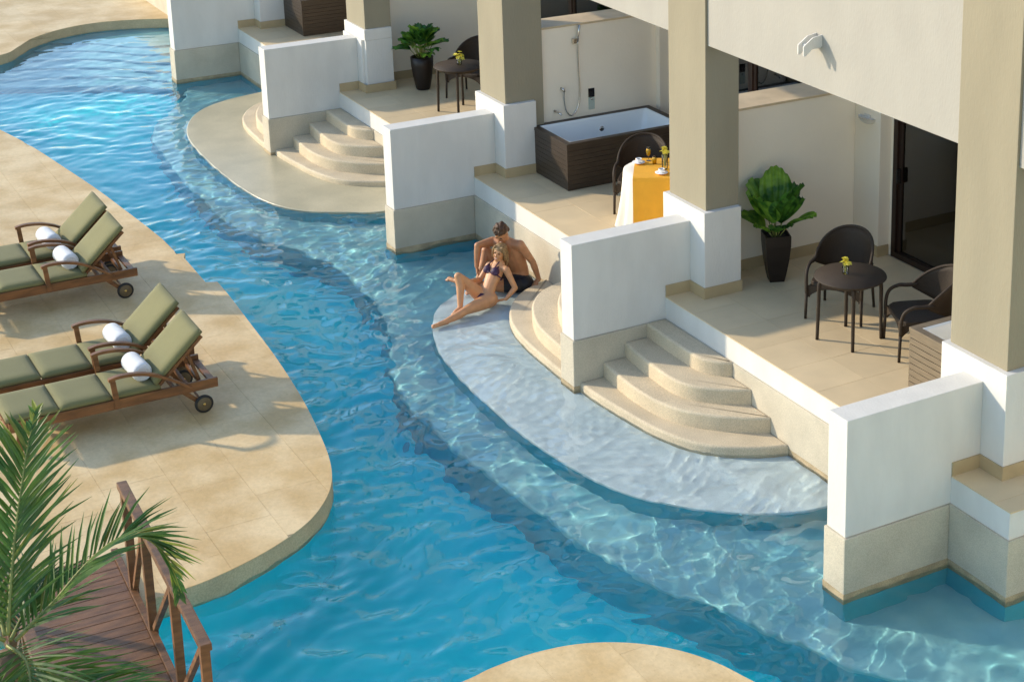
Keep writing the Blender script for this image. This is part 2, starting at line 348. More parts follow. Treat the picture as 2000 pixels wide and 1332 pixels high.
# water
def inside(P, X, Y):
    c = np.zeros(X.shape, bool); n = len(P)
    for i in range(n):
        x1, y1 = P[i - 1]; x2, y2 = P[i]
        if y1 == y2: continue
        c ^= ((y1 > Y) != (y2 > Y)) & (X < (x2 - x1) * (Y - y1) / (y2 - y1) + x1)
    return c
def make_water():
    h = .025; xs = np.arange(-24, 9.0, h); ys = np.arange(-9.0, 1.2, h)
    X, Y = np.meshgrid(xs, ys, indexing='ij'); Z = np.zeros_like(X)
    rng = np.random.RandomState(3)
    wx = X + .10 * np.sin(Y * 2.1 + .7 * X) + .06 * np.sin(3.7 * Y - 1.3 * X); wy = Y + .10 * np.sin(X * 1.7 - .4 * Y) + .06 * np.sin(4.1 * X + 2.2 * Y)
    for i in range(84):
        lam = .15 * (10 ** rng.uniform(0, .72)); k = 2 * math.pi / lam
        th = rng.normal(R(20), R(62)); a = .00108 * (lam / .3) ** 1.12
        ph = rng.uniform(0, 6.28); s = np.sin(k * (math.cos(th) * wx + math.sin(th) * wy) + ph)
        Z += a * (s + .35 * (1 - 2 * np.abs(np.sin(.5 * (k * (math.cos(th) * wx + math.sin(th) * wy) + ph)))))
    calm = np.ones_like(X); calm[inside(SH3, X, Y)] = .5; calm[inside(SH2, X, Y)] = .0
    calm *= np.clip(.32 + (X + 16.5) / 6, .32, 1)
    calm *= np.clip(.72 + (X + 10) / 18, .72, 1)
    for _ in range(6):
        calm[1:-1, 1:-1] = (calm[:-2, 1:-1] + calm[2:, 1:-1] + calm[1:-1, :-2] + calm[1:-1, 2:]) / 4
    lump = .75 + .35 * np.sin(X * .55 + 1) * np.sin(Y * .9 + .4 * X)
    Z *= calm * lump
    fine = np.zeros_like(X); m3 = inside(SH3, X, Y)
    for i in range(34):
        lam = rng.uniform(.085, .20); k = 2 * math.pi / lam; th = rng.uniform(0, 6.28)
        fine[m3] += .00026 * (lam / .12) ** 1.3 * np.sin(k * (math.cos(th) * wx[m3] + math.sin(th) * wy[m3]) + rng.uniform(0, 6.28))
    for _ in range(3): fine[1:-1, 1:-1] = np.where(m3[1:-1, 1:-1], fine[1:-1, 1:-1], (fine[:-2, 1:-1] + fine[2:, 1:-1] + fine[1:-1, :-2] + fine[1:-1, 2:]) / 4)
    Z += fine
    nx, ny = X.shape; co = np.stack([X, Y, Z + ZW], -1).reshape(-1, 3)
    idx = np.arange(nx * ny).reshape(nx, ny)
    q = np.stack([idx[:-1, :-1], idx[1:, :-1], idx[1:, 1:], idx[:-1, 1:]], -1).reshape(-1, 4)
    me = bpy.data.meshes.new('pool_water'); me.vertices.add(len(co)); me.vertices.foreach_set('co', co.ravel())
    me.loops.add(q.size); me.loops.foreach_set('vertex_index', q.ravel().astype(np.int32)); me.polygons.add(len(q))
    me.polygons.foreach_set('loop_start', np.arange(0, q.size, 4, dtype=np.int32)); me.update(calc_edges=True)
    me.polygons.foreach_set('use_smooth', [True] * len(q))
    return link('pool_water', me, 'water')
water = make_water(); tag(water, kind='structure')

# ------------------------------------------------------------------ terrace and building
ter = box('terrace', (-24, 0, ZB - .0), (5.91, 3.4, -.012), 'white', bev=.006); tag(ter, kind='structure')
pl = box('terrace_plinth', (-24, -.02, ZW - .10), (5.93, 3.4, ZB), 'plinth', ter, bev=.012); box('underwater_wall', (-24, -.02, ZF), (5.93, 3.4, ZW - .101), 'riser', ter)
tl = box('waterline_band', (-24, -.023, ZW - .09), (5.933, 3.3, ZW + .045), 'tide', ter)
for k in range(5):
    xa = XB.get(k - 1, XB[0] - 5.15) if False else XB[k]
    xb = XB[k + 1] if k < 4 else 5.91
    if k == 4: P = [(xa, 0), (xb + .01, 0), (xb + .01, 2.9), (xa, 2.9)]
    else: P = [(xa, -.008), (xb, -.008), (xb, 2.95), (xa, 2.95)]
    tiles(ter, P, 0.0, .6, .6, .003, 'tile', 'floor_tile', off=0, thick=.012)
tiles(ter, [(-20.8, -.008), (-15.5, -.008), (-15.5, 2.95), (-20.8, 2.95)], 0.0, .6, .6, .003, 'tile', 'floor_tile', off=0, thick=.012)

desc = {0: 'white low wall by the far pool end, partly cut by the top edge', 1: 'white low wall between submerged steps and the dark tub bay, beyond the seated couple',
        2: 'white low wall whose stone foot stands in water behind the couple', 3: 'white low wall beside the near curved steps, its foot wrapped by the pale shelf',
        4: 'large white low wall nearest the viewer with stained stone foot in the water'}
for k, x in XB.items():
    t = thing('low_wall', desc[k], 'wall', (x, 0, 0), group='low walls between the terraces')
    box('wall_face', (-TW, -LW, ZB), (0, PY, H), 'white', t, bev=.008)
    box('plinth', (-TW - .02, -LW - .02, ZW - .10), (.02, -.022, ZB - .002), 'plinth', t, bev=.015); box('underwater_base', (-TW - .02, -LW - .02, ZF), (.02, -.022, ZW - .101), 'riser', t)
    box('waterline_band', (-TW - .023, -LW - .023, ZW - .09), (.023, -.025, ZW + .05), 'tide', t)
    box('skirting', (.0005, .0, .0), (.014, PY - .001, .135), 'skirt', t)
    # pier with column
    c = thing('column', {0: 'beige column at the far end, mostly above the top edge', 1: 'beige column on a white base left of the potted round-leaved plant', 2: 'beige column on a white base between small round table and shower wall',
                         3: 'beige column on a white base beside the orange table runner', 4: 'wide beige column at the right edge beside the nearest low wall'}[k], 'column', (x, 0, 0), group='beige columns along the terrace')
    if k == 1:
        box('pier_base', (-.60, PY, .0), (.20, .82, H - .004), 'white', c, bev=.008); box('pier_base', (-.60, PY + .03, H - .003), (.285, .82, 1.025), 'white', c, bev=.008); box('pier_base', (.2005, PY + .045, 0), (.285, .82, H - .004), 'white', c)
    else: box('pier_base', (-.60, PY, .0), (.314, .82, 1.025), 'white', c, bev=.008)
    box('shaft', (-.55, .392, 0.02), (.245, .83 if k % 2 else .97, 6.5), 'beige', c, bev=.008)
    box('skirting', (.3145, PY - .012, 0), (.328, .83, .135), 'skirt', c); box('skirting', (.0145, PY - .014, 0), (.3145, PY - .0005, .135), 'skirt', c)
    # divider behind
    if k % 2: a, b = -.75, -.22
    else: a, b = -.33, .17
    d = thing('divider_wall', {0: 'cream divider wall of the farthest bay', 1: 'cream divider wall behind the round-leaved plant and dark chair', 2: 'cream divider wall carrying the shower hose and wall panel',
                               3: 'cream divider wall behind the fan-leaved plant', 4: 'cream divider wall hidden behind the right edge column'}[k], 'wall', (x, 0, 0), group='cream divider walls')
    box('wall_face', (a, .83 if k % 2 else .972, 0), (b, 2.80, 1.965), 'cream', d, bev=.006)
    box('cap', (a - .01, .84 if k % 2 else .98, 1.966), (b + .01, 2.80, 1.995), 'capstone', d, bev=.004)
    if k % 2: box('skirting', (b + .0005, .835, 0), (b + .014, 2.788, .135), 'skirt', d)
    box('pilaster', (-.75, 2.801, 0), (.28, 3.25, 3.5), 'cream', d, bev=.006)
    box('skirting', (b + .015, 2.787, 0), (.28, 2.8005, .135), 'skirt', d); box('skirting', (.2805, 2.787, 0), (.294, 2.955, .135), 'skirt', d)

blocker = box('sky_blocker', (10.4, -1.4, ZF), (15, 7, 6.5), 'cream'); tag(blocker, kind='structure')   # unseen stand-in for further terraces, added to block sky and bounce sun
# facade doors
def door(x0, x1, label):
    t = thing('sliding_door', label, 'door', (x0, 2.96, 0), group='dark framed glass doors')
    W = x1 - x0; Hh = 2.72
    for a, b, c, d in [((0, 0, 0), (W, .12, .07), 'bottom_rail', 0), ((0, 0, Hh - .07), (W, .12, Hh), 'top_rail', 0), ((0, 0, .07), (.08, .12, Hh - .07), 'jamb', 0), ((W - .08, 0, .07), (W, .12, Hh - .07), 'jamb', 0), ((W / 2 - .05, .01, .07), (W / 2 + .05, .11, Hh - .07), 'mullion', 0)]:
        box(c, a, b, 'frame', t, bev=.004)
    for a, b in ((.08, W / 2 - .05), (W / 2 + .05, W - .08)):
        l = box('pane', (a, .05, .07), (b, .06, Hh - .07), 'pane', t)
        fr = box('leaf_frame', (a, .03, .07), (a + .06, .048, Hh - .07), 'frame', t)
    box('handle', (.10, -.03, .95), (.13, .028, 1.13), 'black', t, bev=.004)
    n = 90; v = []; f = []
    for i in range(n + 1):
        xx = .05 + (W - .1) * i / n; yy = .22 + .03 * math.sin(i * 1.9) + .012 * math.sin(i * .7)
        v += [(xx, yy, .02), (xx, yy, Hh)]
    for i in range(n): f.append((2 * i, 2 * i + 2, 2 * i + 3, 2 * i + 1))
    pydata('curtain', v, f, 'curtain', t, True)
    return t
for k, lab in {3: 'dark glass sliding door behind the near wicker chairs', 2: 'dark glass door glimpsed above the wall behind the near bay', 1: 'dark glass door beyond the divider behind the shower', 0: 'dark glass door of the farthest bay'}.items():
    x = XB[k]; xn = XB[k + 1]
    door(x + .33, xn - .76, lab)
    f = box('facade_wall', (x + .2805, 2.97, 2.72), (xn - .7505, 3.25, 3.5), 'cream'); tag(f, {3: 'cream wall strip above the near glass door', 2: 'cream wall strip above the door past the shower bay', 1: 'cream wall strip above the door of the planted far bay', 0: 'cream wall strip above the farthest door'}[k], 'wall', 'wall strips above the doors')
    box('side_strip', (x + .2805, 2.97, 0), (x + .33, 3.25, 2.719), 'cream', f)
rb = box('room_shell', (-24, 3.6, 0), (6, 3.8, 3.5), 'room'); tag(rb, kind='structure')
for k in (-1, 0, 1, 2, 3, 4):
    x = XB.get(k, XB[0] - 5.15); xn = XB.get(k + 1, x + 5.15)
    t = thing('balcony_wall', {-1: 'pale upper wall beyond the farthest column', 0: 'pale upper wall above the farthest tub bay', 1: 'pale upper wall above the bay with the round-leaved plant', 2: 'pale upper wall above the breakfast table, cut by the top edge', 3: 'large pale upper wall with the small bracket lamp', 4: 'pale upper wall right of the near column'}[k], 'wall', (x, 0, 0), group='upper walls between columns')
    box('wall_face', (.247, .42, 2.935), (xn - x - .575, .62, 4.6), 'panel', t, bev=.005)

# ------------------------------------------------------------------ curved steps
def steps(X, dx, label):
    t = thing('pool_steps', label, 'steps', (X, 0, 0), group='curved pool steps')
    def tier(z, L, Rr, n):
        if L: prism('step_flank', cr(L, 5) + [(-TW - .02, .0 - .024)], ZF if z < -.7 else ZW - .1, z, 'step', t, r=.028)
        if Rr: prism('step', [(.021, -.024)] + cr(Rr, 6), ZF if z < -.7 else ZW - .1, z, 'step', t, r=.03)
    e = -.024
    tier(-.78, [(-3.0, e), (-2.95, -.15), (-2.80, -.46), (-2.51, -.75), (-2.09, -.98), (-1.6, -1.10), (-1.03, -1.15), (-.3, -1.17)],
         [(.021, -1.13), (.3, -1.125), (.55, -1.105), (.97, -1.06), (1.4, -1.0), (1.84, -.87), (2.16, -.66), (2.42, -.30), (2.53, e)], 4)
    tier(-.605, [(-2.45, e), (-2.41, -.2), (-2.30, -.42), (-2.14, -.60), (-1.86, -.79), (-1.4, -.96), (-.99, -1.02), (-.3, -1.05)],
         [(.021, -.83), (.3, -.855), (.6, -.87), (.9, -.865), (1.25, -.82), (1.57, -.70), (1.88, -.46), (2.1, -.2), (2.2, e)], 3)
    tier(-.43, [(-1.98, e), (-1.9, -.3), (-1.61, -.55), (-1.32, -.70), (-.93, -.81), (-.3, -.86)],
         [(.021, -.55), (.4, -.585), (.73, -.6), (1.11, -.595), (1.4, -.51), (1.66, -.28), (1.83, e)], 2)
    tier(-.26, [(-1.5, e), (-1.35, -.28), (-.95, -.45), (-.3, -.5)],
         [(.021, -.265), (.5, -.275), (1.0, -.272), (1.2, -.24), (1.37, -.13), (1.45, e)], 1)
    return t
steps(XB[3], 0, 'near set of four sandy curved steps descending into the pale shelf')
steps(XB[1], 0, 'far set of sandy curved steps above the greenish wet shelf')

# ------------------------------------------------------------------ tubs
def tub(x0, x1, y0, y1, label, light=False, group='clad bathtubs on the terraces'):
    t = thing('bathtub', label, 'bathtub', (x0, y0, 0), group=group); W = x1 - x0; D = y1 - y0; Ht = .655
    cm = 'cladl' if light else 'clad'
    box('carcass', (.012, .012, 0), (W - .012, D - .012, .30), cm, t)
    nb = 9; hh = (Ht - .05) / nb
    bm0 = None
    for i in range(nb):
        z = .012 + i * hh
        box('board', (0, 0, z), (W, .022, z + hh - (.009 if light else .003)), cm, t, bev=.002)
    for i in range(nb):
        z = .012 + i * hh
        box('board', (W - .022, .0225, z), (W, D, z + hh - (.009 if light else .003)), cm, t, bev=.002)
    box('side_panel', (0, .0225, .0), (.02, D, Ht - .045), cm, t); box('side_panel', (.021, D - .02, 0), (W - .023, D, Ht - .045), cm, t)
    r = .085
    for a, b in (((-.005, -.005, Ht - .045), (W + .005, r, Ht)), ((-.005, D - r, Ht - .045), (W + .005, D + .005, Ht)), ((-.005, r + .0005, Ht - .045), (r, D - r - .0005, Ht)), ((W - r, r + .0005, Ht - .045), (W + .005, D - r - .0005, Ht))):
        box('rim_board', a, b, cm, t, bev=.004)
    # basin: a rounded sunken shell
    v = []; f = []; seg = 6; rings = []
    for (ins, z, rc) in ((r - .004, Ht - .046, .02), (r - .004, Ht - .004, .02), (r + .012, Ht - .004, .03), (r + .03, Ht - .03, .05), (r + .09, .30, .09), (r + .16, .24, .12)):
        ring = []
        for cx, cy, a0 in ((W - ins - rc, D - ins - rc, 0), (ins + rc, D - ins - rc, 90), (ins + rc, ins + rc, 180), (W - ins - rc, ins + rc, 270)):
            for j in range(seg + 1): a = R(a0 + 90 * j / seg); ring.append((cx + rc * math.cos(a), cy + rc * math.sin(a), z))
        rings.append(ring)
    k = len(rings[0])
    for ring in rings: v += ring
    for i in range(len(rings) - 1):
        for j in range(k): f.append((i * k + j, i * k + (j + 1) % k, (i + 1) * k + (j + 1) % k, (i + 1) * k + j))
    f.append(tuple((len(rings) - 1) * k + j for j in range(k)))
    bs = pydata('basin', v, f, 'tub', t, True)
    ov = lathe('overflow', [(.04, 0), (.042, .006), (.03, .012), (.012, .010)], 'chrome', t, 16); ov.rotation_euler = (0, R(90), 0); ov.location = (r + .052, D * .55, .47)
    return t
tub(-4.98, -3.90, .785, 2.66, 'dark brown clad bathtub below the shower hose')
tub(-4.98 - 10.3, -3.90 - 10.3, .785, 2.66, 'dark clad bathtub cut by the top edge beyond the far low wall')
tub(3.40, 4.50, .835, 2.7, 'slatted brown bathtub casing beside the right column', True)
tub(3.40 - 10.3, 4.49 - 10.3, .835, 2.7, 'slatted brown tub casing peeking out left of the second column', True)

# shower set on the divider wall (x = -5.005)
XS = -5.004
t = thing('shower_set', 'wall mounted hand shower with looping metal hose above the dark tub', 'shower', (XS, 1.3, .9))
def at(o, y, z, dx=0): return (dx, y - 1.3, z - .9)
tube('hand_shower', [at(0, 1.53, 1.74, .05), at(0, 1.545, 1.86, .055), at(0, 1.55, 1.98, .07)], [.011, .012, .02], 'chrome', t)
box('holder', at(0, 1.46, 1.72, 0), at(0, 1.52, 1.79, .05), 'chrome', t, bev=.004)
hp = crom([at(0, 1.53, 1.74, .05), at(0, 1.545, 1.4, .02), at(0, 1.56, 1.05, .02), at(0, 1.53, .82, .02), at(0, 1.43, .69, .02), at(0, 1.34, .78, .025), at(0, 1.31, .95, .03), at(0, 1.305, 1.06, .045)], 8)
tube('hose', hp, .008, 'chrome', t)
tube('outlet', [at(0, 1.28, 1.10, 0), at(0, 1.285, 1.10, .05), at(0, 1.305, 1.06, .055)], .018, 'chrome', t)
tube('spout', [at(0, 1.17, .79, 0), at(0, 1.18, .79, .10), at(0, 1.19, .775, .17)], [.018, .013, .012], 'chrome', t)
t = thing('control_panel', 'small dark and glass control panel on the shower wall', 'panel', (XS, 1.75, .88))
box('display', (0, -.047, .03), (.012, .047, .155), 'black', t, bev=.003); box('glass_plate', (0, -.047, -.15), (.010, .047, .025), 'gplate', t, bev=.003)
lathe('knob', [(.014, 0), (.014, .02), (.008, .022)], 'chrome', t, 12).rotation_euler = (0, R(90), 0)

# bracket lamp on the upper wall
t = thing('wall_lamp', 'small angular bracket lamp casting a shadow on the large upper wall', 'lamp', (2.35, .42, 3.40))
def plate(name, x):   # an L-shaped plate standing out of the wall
    P = [(0, .105), (-.10, .115), (-.225, .045), (-.225, -.055), (-.20, -.06), (-.09, .005), (0, -.01)]
    P = [(0, .12), (-.13, .10), (-.26, .01), (-.26, -.10), (-.235, -.11), (-.12, -.02), (0, -.02)]
    bm = bmesh.new(); a = [bm.verts.new((x - .008, p[0], p[1])) for p in P]; b = [bm.verts.new((x + .008, p[0], p[1])) for p in P]
    bm.faces.new(a); bm.faces.new(b[::-1])
    for i in range(len(P)): bm.faces.new((a[i - 1], a[i], b[i], b[i - 1]))
    return bmobj(name, bm, 'white', t)
plate('side_plate', -.055); plate('side_plate', .055)
box('lamp_body', (-.046, -.20, -.04), (.046, -.001, .02), 'white', t, bev=.004)
t.scale = (.86, .86, .86)
t = thing('wall_sconce', 'small white half bowl lamp under the edge of the large upper wall', 'lamp', (.03, 2.80, 1.70))
v = []; f = []
for i in range(5):
    rr = .155 * math.cos(R(i * 20)); z = -.085 * math.sin(R(i * 20))
    for j in range(13): a = R(180 + j * 15); v.append((rr * math.cos(a), rr * .62 * math.sin(a), z))
for i in range(4):
    for j in range(12): f.append((i * 13 + j, i * 13 + j + 1, (i + 1) * 13 + j + 1, (i + 1) * 13 + j))
f.append(tuple(range(13)))
pydata('bowl', v, f, 'white', t, True); box('back_plate', (-.06, -.012, -.03), (.06, -.0005, .03), 'white', t)

# ------------------------------------------------------------------ wicker furniture
def make_chair(label, loc, rz):
    t = thing('wicker_chair', label, 'chair', loc, rz, 'dark wicker armchairs')
    rad, N = .31, 28; v = []; f = []
    def P(u, top):      # u in -1..1 ; back at +Y
        th = u * R(92); x = rad * math.sin(th); y = .02 + rad * math.cos(th) * (1.08)
        zt = .60 + .27 * max(0, 1 - abs(u) ** 2.4) ; zb = .40 + .17 * abs(u) ** 2.2
        z = zt if top else zb; lean = (z - .4) * .22 * math.cos(th)
        return x * (1 + (z - .4) * .12), y + lean, z
    M_ = 6
    for i in range(N + 1):
        u = -1 + 2 * i / N; a = Vector(P(u, False)); b = Vector(P(u, True)); n = Vector((math.sin(u * R(92)), math.cos(u * R(92)), 0)) * .011
        for j in range(M_ + 1): p = a.lerp(b, j / M_); v.append(tuple(p - n))
        for j in range(M_ + 1): p = a.lerp(b, j / M_); v.append(tuple(p + n))
    s = 2 * (M_ + 1)
    for i in range(N):
        for j in range(M_):
            f.append((i * s + j, (i + 1) * s + j, (i + 1) * s + j + 1, i * s + j + 1)); o_ = M_ + 1
            f.append((i * s + o_ + j, i * s + o_ + j + 1, (i + 1) * s + o_ + j + 1, (i + 1) * s + o_ + j))
        f.append((i * s + M_, (i + 1) * s + M_, (i + 1) * s + 2 * M_ + 1, i * s + 2 * M_ + 1)); f.append((i * s, i * s + M_ + 1, (i + 1) * s + M_ + 1, (i + 1) * s))
    pydata('backrest', v, f, 'wicker', t, True)
    tube('back_rim', [P(-1 + 2 * i / 24, True) for i in range(25)], .017, 'wicker', t)
    for sx in (-1, 1):
        e = P(sx, True)
        pts = crom([(e[0], e[1] + .06, e[2] + .005), (e[0] * 1.01, e[1] - .06, e[2] - .002), (sx * .325, -.14, .60), (sx * .325, -.235, .555), (sx * .32, -.275, .46), (sx * .315, -.28, .30)], 5)
        tube('armrest', pts, [.026 - .006 * min(1, i / 12) for i in range(len(pts))], 'wicker', t)
        tube('leg', [(sx * .315, -.28, .32), (sx * .32, -.29, 0)], [.019, .016], 'wicker', t)
        tube('leg', [(sx * .27, .25, .42), (sx * .29, .30, 0)], [.019, .016], 'wicker', t)
    S = []
    for j in range(28):
        a = 2 * math.pi * j / 28; c, s_ = math.cos(a), math.sin(a); q = .30 * (abs(c) ** 5 + abs(s_) ** 5) ** (-1 / 5)
        S.append((c * q, s_ * q * .95 + .0))
    prism('seat', S, .385, .43, 'wicker', t, r=.015)
    bm = bmesh.new()        # apron arching between the legs
    for sx, sy, ex, ey in ((-.30, -.275, .30, -.275), (-.29, -.27, -.28, .26), (.29, -.27, .28, .26)):
        pr = None
        for i in range(13):
            u = i / 12; x = sx + (ex - sx) * u; y = sy + (ey - sy) * u; zb = .37 - .12 * abs(2 * u - 1) ** 2.5
            a = bm.verts.new((x, y, .39)); b = bm.verts.new((x, y, zb))
            if pr: bm.faces.new((pr[0], a, b, pr[1]))
            pr = (a, b)
    ap = bmobj('apron', bm, 'wicker', t); md = ap.modifiers.new('solid', 'SOLIDIFY'); md.thickness = .012
    return t
ch = make_chair('dark wicker armchair behind the near round table, back to the cream wall', (1.47, 1.40, 0), math.atan2(-.8, .59) + math.pi / 2)
def place_chair(label, loc, rz):
    c = copy_tree(ch); c.location = loc; c.rotation_euler = (0, 0, rz); c['label'] = label; return c
place_chair('dark wicker armchair partly hidden by the right column', (2.69, 1.52, 0), math.atan2(-.92, -.39) + math.pi / 2)
place_chair('dark wicker armchair behind the white and orange covered table', (-2.80, 1.30, 0), math.atan2(-.62, .78) + math.pi / 2)
place_chair('dark wicker armchair behind the far round table, cut by a column', (-8.95, 1.72, 0), math.atan2(-.8, .59) + math.pi / 2)

def make_table(label, loc, rz=0, name='round_table'):
    t = thing(name, label, 'table', loc, rz, 'dark round wicker tables')
    lathe('tabletop', [(.34, .705), (.375, .71), (.39, .722), (.385, .735), (.0, .74)], 'wicker', t, 40)
    lathe('apron', [(.26, .65), (.285, .665), (.295, .7045)], 'wicker', t, 32)
    for a in (20, 110, 200, 290):
        c, s = math.cos(R(a)), math.sin(R(a))
        pts = crom([(c * .25, s * .25, .70), (c * .30, s * .30, .685), (c * .33, s * .33, .62), (c * .335, s * .335, .4), (c * .345, s * .345, 0)], 4)
        tube('leg', pts, [.026 - .008 * i / len(pts) for i in range(len(pts))], 'wicker', t)
    return t
tb = make_table('near dark round wicker table with a yellow flower glass', (2.10, 1.05, 0), R(-50))
t2 = copy_tree(tb); t2.location = (-8.23, 1.18, 0); t2['label'] = 'far dark round wicker table beside the round-leaved plant'

def flowers(label, loc, s=1.0, tall=0.0, n=13):
    t = thing('flower_vase', label, 'flowers', loc, 0, 'yellow table flowers')
    lathe('vase', [(.032 * s, 0), (.036 * s, .03 * s), (.038 * s, .08 * s + tall), (.036 * s, .082 * s + tall)], 'clear', t, 14)
    rng = random.Random(int(abs(loc[0]) * 100))
    stems = bmesh.new()
    for i in range(n):
        a = rng.uniform(0, 6.28); q = rng.uniform(.0, .085) * s; z = tall + (.11 + rng.uniform(0, .07) - q * .4) * s
        c = Vector((q * math.cos(a), q * math.sin(a), z)); tube_bm(stems, [(0, 0, .01), tuple(c)], .0025, 5)
        ax = Vector((math.cos(a) * q * 9, math.sin(a) * q * 9, 1)).normalized(); xq = ax.orthogonal().normalized(); yq = ax.cross(xq)
        bm = bmesh.new()
        for j in range(5):
            th = j * 2 * math.pi / 5 + a; d = (xq * math.cos(th) + yq * math.sin(th)); sd = (xq * -math.sin(th) + yq * math.cos(th)); L = .036 * s
            p = [c, c + d * L * .5 + sd * L * .34 + ax * L * .25, c + d * L + ax * L * .1, c + d * L * .5 - sd * L * .34 + ax * L * .25]
            bm.faces.new([bm.verts.new(x) for x in p])
        o = bmobj('blossom', bm, 'petal', t)
    bmobj('stems', stems, 'rachis', t)
    return t
flowers('yellow flowers in a small glass on the near round table', (2.05, 1.02, .741), 1.0)
flowers('yellow flowers in a small glass on the far round table', (-8.26, 1.20, .741), 1.15)
flowers('tall yellow flower vase on the orange covered table beside the column', (-2.04, 1.20, .756), 1.05, .10, 15)

# breakfast table with cloth, runner, crockery
BX, BY = -2.17, 1.14
t3 = copy_tree(tb); t3.location = (BX, BY, 0); t3['label'] = 'round breakfast table hidden under cream cloth and orange runner'
def cloth():
    v = []; f = []; N = 96; prof = [(0, .745), (.28, .745), (.39, .744), (.404, .735), (.41, .70), (.42, .55), (.44, .35), (.47, .15), (.50, .02)]
    for i, (r, z) in enumerate(prof):
        for j in range(N):
            a = 2 * math.pi * j / N; k = max(0, (.74 - z)) / .72
            rr = r + k * (.035 * math.sin(9 * a + .5) + .018 * math.sin(17 * a + 1.3)); v.append((rr * math.cos(a), rr * math.sin(a), z))
    for i in range(len(prof) - 1):
        for j in range(N): f.append((i * N + j, i * N + (j + 1) % N, (i + 1) * N + (j + 1) % N, (i + 1) * N + j))
    o = pydata('tablecloth', v, f, 'cloth', None, True); o.location = (BX, BY, 0); return tag(o, 'cream cloth draped to the floor over the breakfast table', 'tablecloth')
cloth()
def runner():
    v = []; f = []; ang = R(-32); u = Vector((math.cos(ang), math.sin(ang), 0)); s = Vector((-u.y, u.x, 0)); W = .27
    path = [(-.50, .10), (-.45, .45), (-.416, .70), (-.404, .745), (-.385, .752), (0, .752), (.385, .752), (.410, .745), (.425, .70), (.47, .42), (.525, .06), (.53, .03)]
    for i, (d, z) in enumerate(path):
        for j in range(9):
            w_ = -W + 2 * W * j / 8; k = max(0, .74 - z)
            rr = d + math.copysign(.02 * k * math.sin(j * 1.4), d); cz = z
            v.append(tuple(u * rr + s * w_ * (1 - .02 * k) + Vector((0, 0, cz))))
    for i in range(len(path) - 1):
        for j in range(8): f.append((i * 9 + j, i * 9 + j + 1, (i + 1) * 9 + j + 1, (i + 1) * 9 + j))
    o = pydata('table_runner', v, f, 'orange', None, False); o.location = (BX, BY, 0)
    md = o.modifiers.new('solid', 'SOLIDIFY'); md.thickness = .004; md.offset = 1
    return tag(o, 'orange runner hanging down the front of the cloth covered table', 'table runner')
runner()
def cup(x, y, label):
    t = thing('coffee_cup', label, 'cup', (x, y, .758), 0, 'white coffee cups on saucers')
    lathe('saucer', [(.035, 0), (.05, .004), (.082, .014), (.083, .017), (.05, .009), (.0, .008)], 'china', t, 24)
    lathe('cup_body', [(.022, .010), (.034, .03), (.040, .062), (.036, .062), (.030, .04)], 'china', t, 20)
    lathe('coffee', [(.033, .05), (.001, .051)], 'coffee', t, 16)
    tube('handle', [(.038, 0, .05), (.056, 0, .045), (.052, 0, .028), (.034, 0, .025)], .004, 'china', t)
cup(-2.42, 1.04, 'white coffee cup and saucer on the cream side of the table, by the juice glasses'); cup(-1.90, 1.07, 'white coffee cup and saucer on the orange runner nearest the column')
def juice(x, y, label, tall):
    t = thing('juice_glass', label, 'glass', (x, y, .755), 0, 'glasses of orange juice')
    if tall:
        lathe('stem', [(.03, 0), (.03, .003), (.004, .008), (.004, .055), (.012, .062)], 'clear', t, 16)
        lathe('juice', [(.010, .064), (.024, .085), (.028, .12), (.027, .145)], 'juice', t, 16); lathe('glass_bowl', [(.012, .062), (.0255, .085), (.030, .12), (.027, .175)], 'clear', t, 16)
    else:
        lathe('juice', [(.024, .005), (.026, .06), (.026, .075)], 'juice', t, 16); lathe('glass_bowl', [(.026, 0), (.029, .06), (.029, .10)], 'clear', t, 16)
juice(-2.45, 1.20, 'stemmed glass of orange juice on the covered table', True); juice(-2.30, 1.20, 'short glass of orange juice beside the stemmed one', False)

# ------------------------------------------------------------------ planters
def fan_leaf(name, t, base, tip, wid, m, curl=.25, pleats=9, spread=1.25):
    base = Vector(base); tip = Vector(tip); d = (tip - base); L = d.length; d.normalize()
    side = d.cross(Vector((0, 0, 1)));
    if side.length < .1: side = Vector((1, 0, 0))
    side.normalize(); nrm = side.cross(d).normalized(); v = []; f = []
    nu, nv = 20, 7
    for i in range(nv + 1):
        s = i / nv
        for j in range(nu + 1):
            u = -1 + 2 * j / nu; ang = u * spread * (1 - .25 * s)
            r = L * s * (1 - .16 * abs(u) ** 2)
            hw = wid * math.sin(min(1, s * 1.1) * math.pi * .62) ** .8
            p = base + d * (r * (math.cos(ang) * .35 + .65)) + side * (u * hw)
            p += nrm * (.022 * s * math.sin(u * pleats * 1.6) + .16 * L * u * u * s - curl * L * s * s * s * .5)
            if i == nv: p += d * .012 * math.sin(u * 17)
            v.append(tuple(p))
    for i in range(nv):
        for j in range(nu): a = i * (nu + 1) + j; f.append((a, a + 1, a + nu + 2, a + nu + 1))
    return pydata(name, v, f, m, t, True)
t = thing('potted_plant', 'fan-leaved green plant in a square tapered dark planter by the near cream wall', 'plant', (.24, 1.35, 0), R(-22), 'potted plants')
v = []; f = []; pr_ = [(.085, 0), (.105, .10), (.132, .28), (.148, .45), (.150, .575), (.135, .575), (.130, .52)]
for r, z in pr_: v += [(-r, -r, z), (r, -r, z), (r, r, z), (-r, r, z)]
for i in range(len(pr_) - 1):
    for j in range(4): f.append((i * 4 + j, i * 4 + (j + 1) % 4, i * 4 + 4 + (j + 1) % 4, i * 4 + 4 + j))
f.append((3, 2, 1, 0)); pydata('planter', v, f, 'pot', t); box('soil', (-.131, -.131, .50), (.131, .131, .53), 'soil', t)
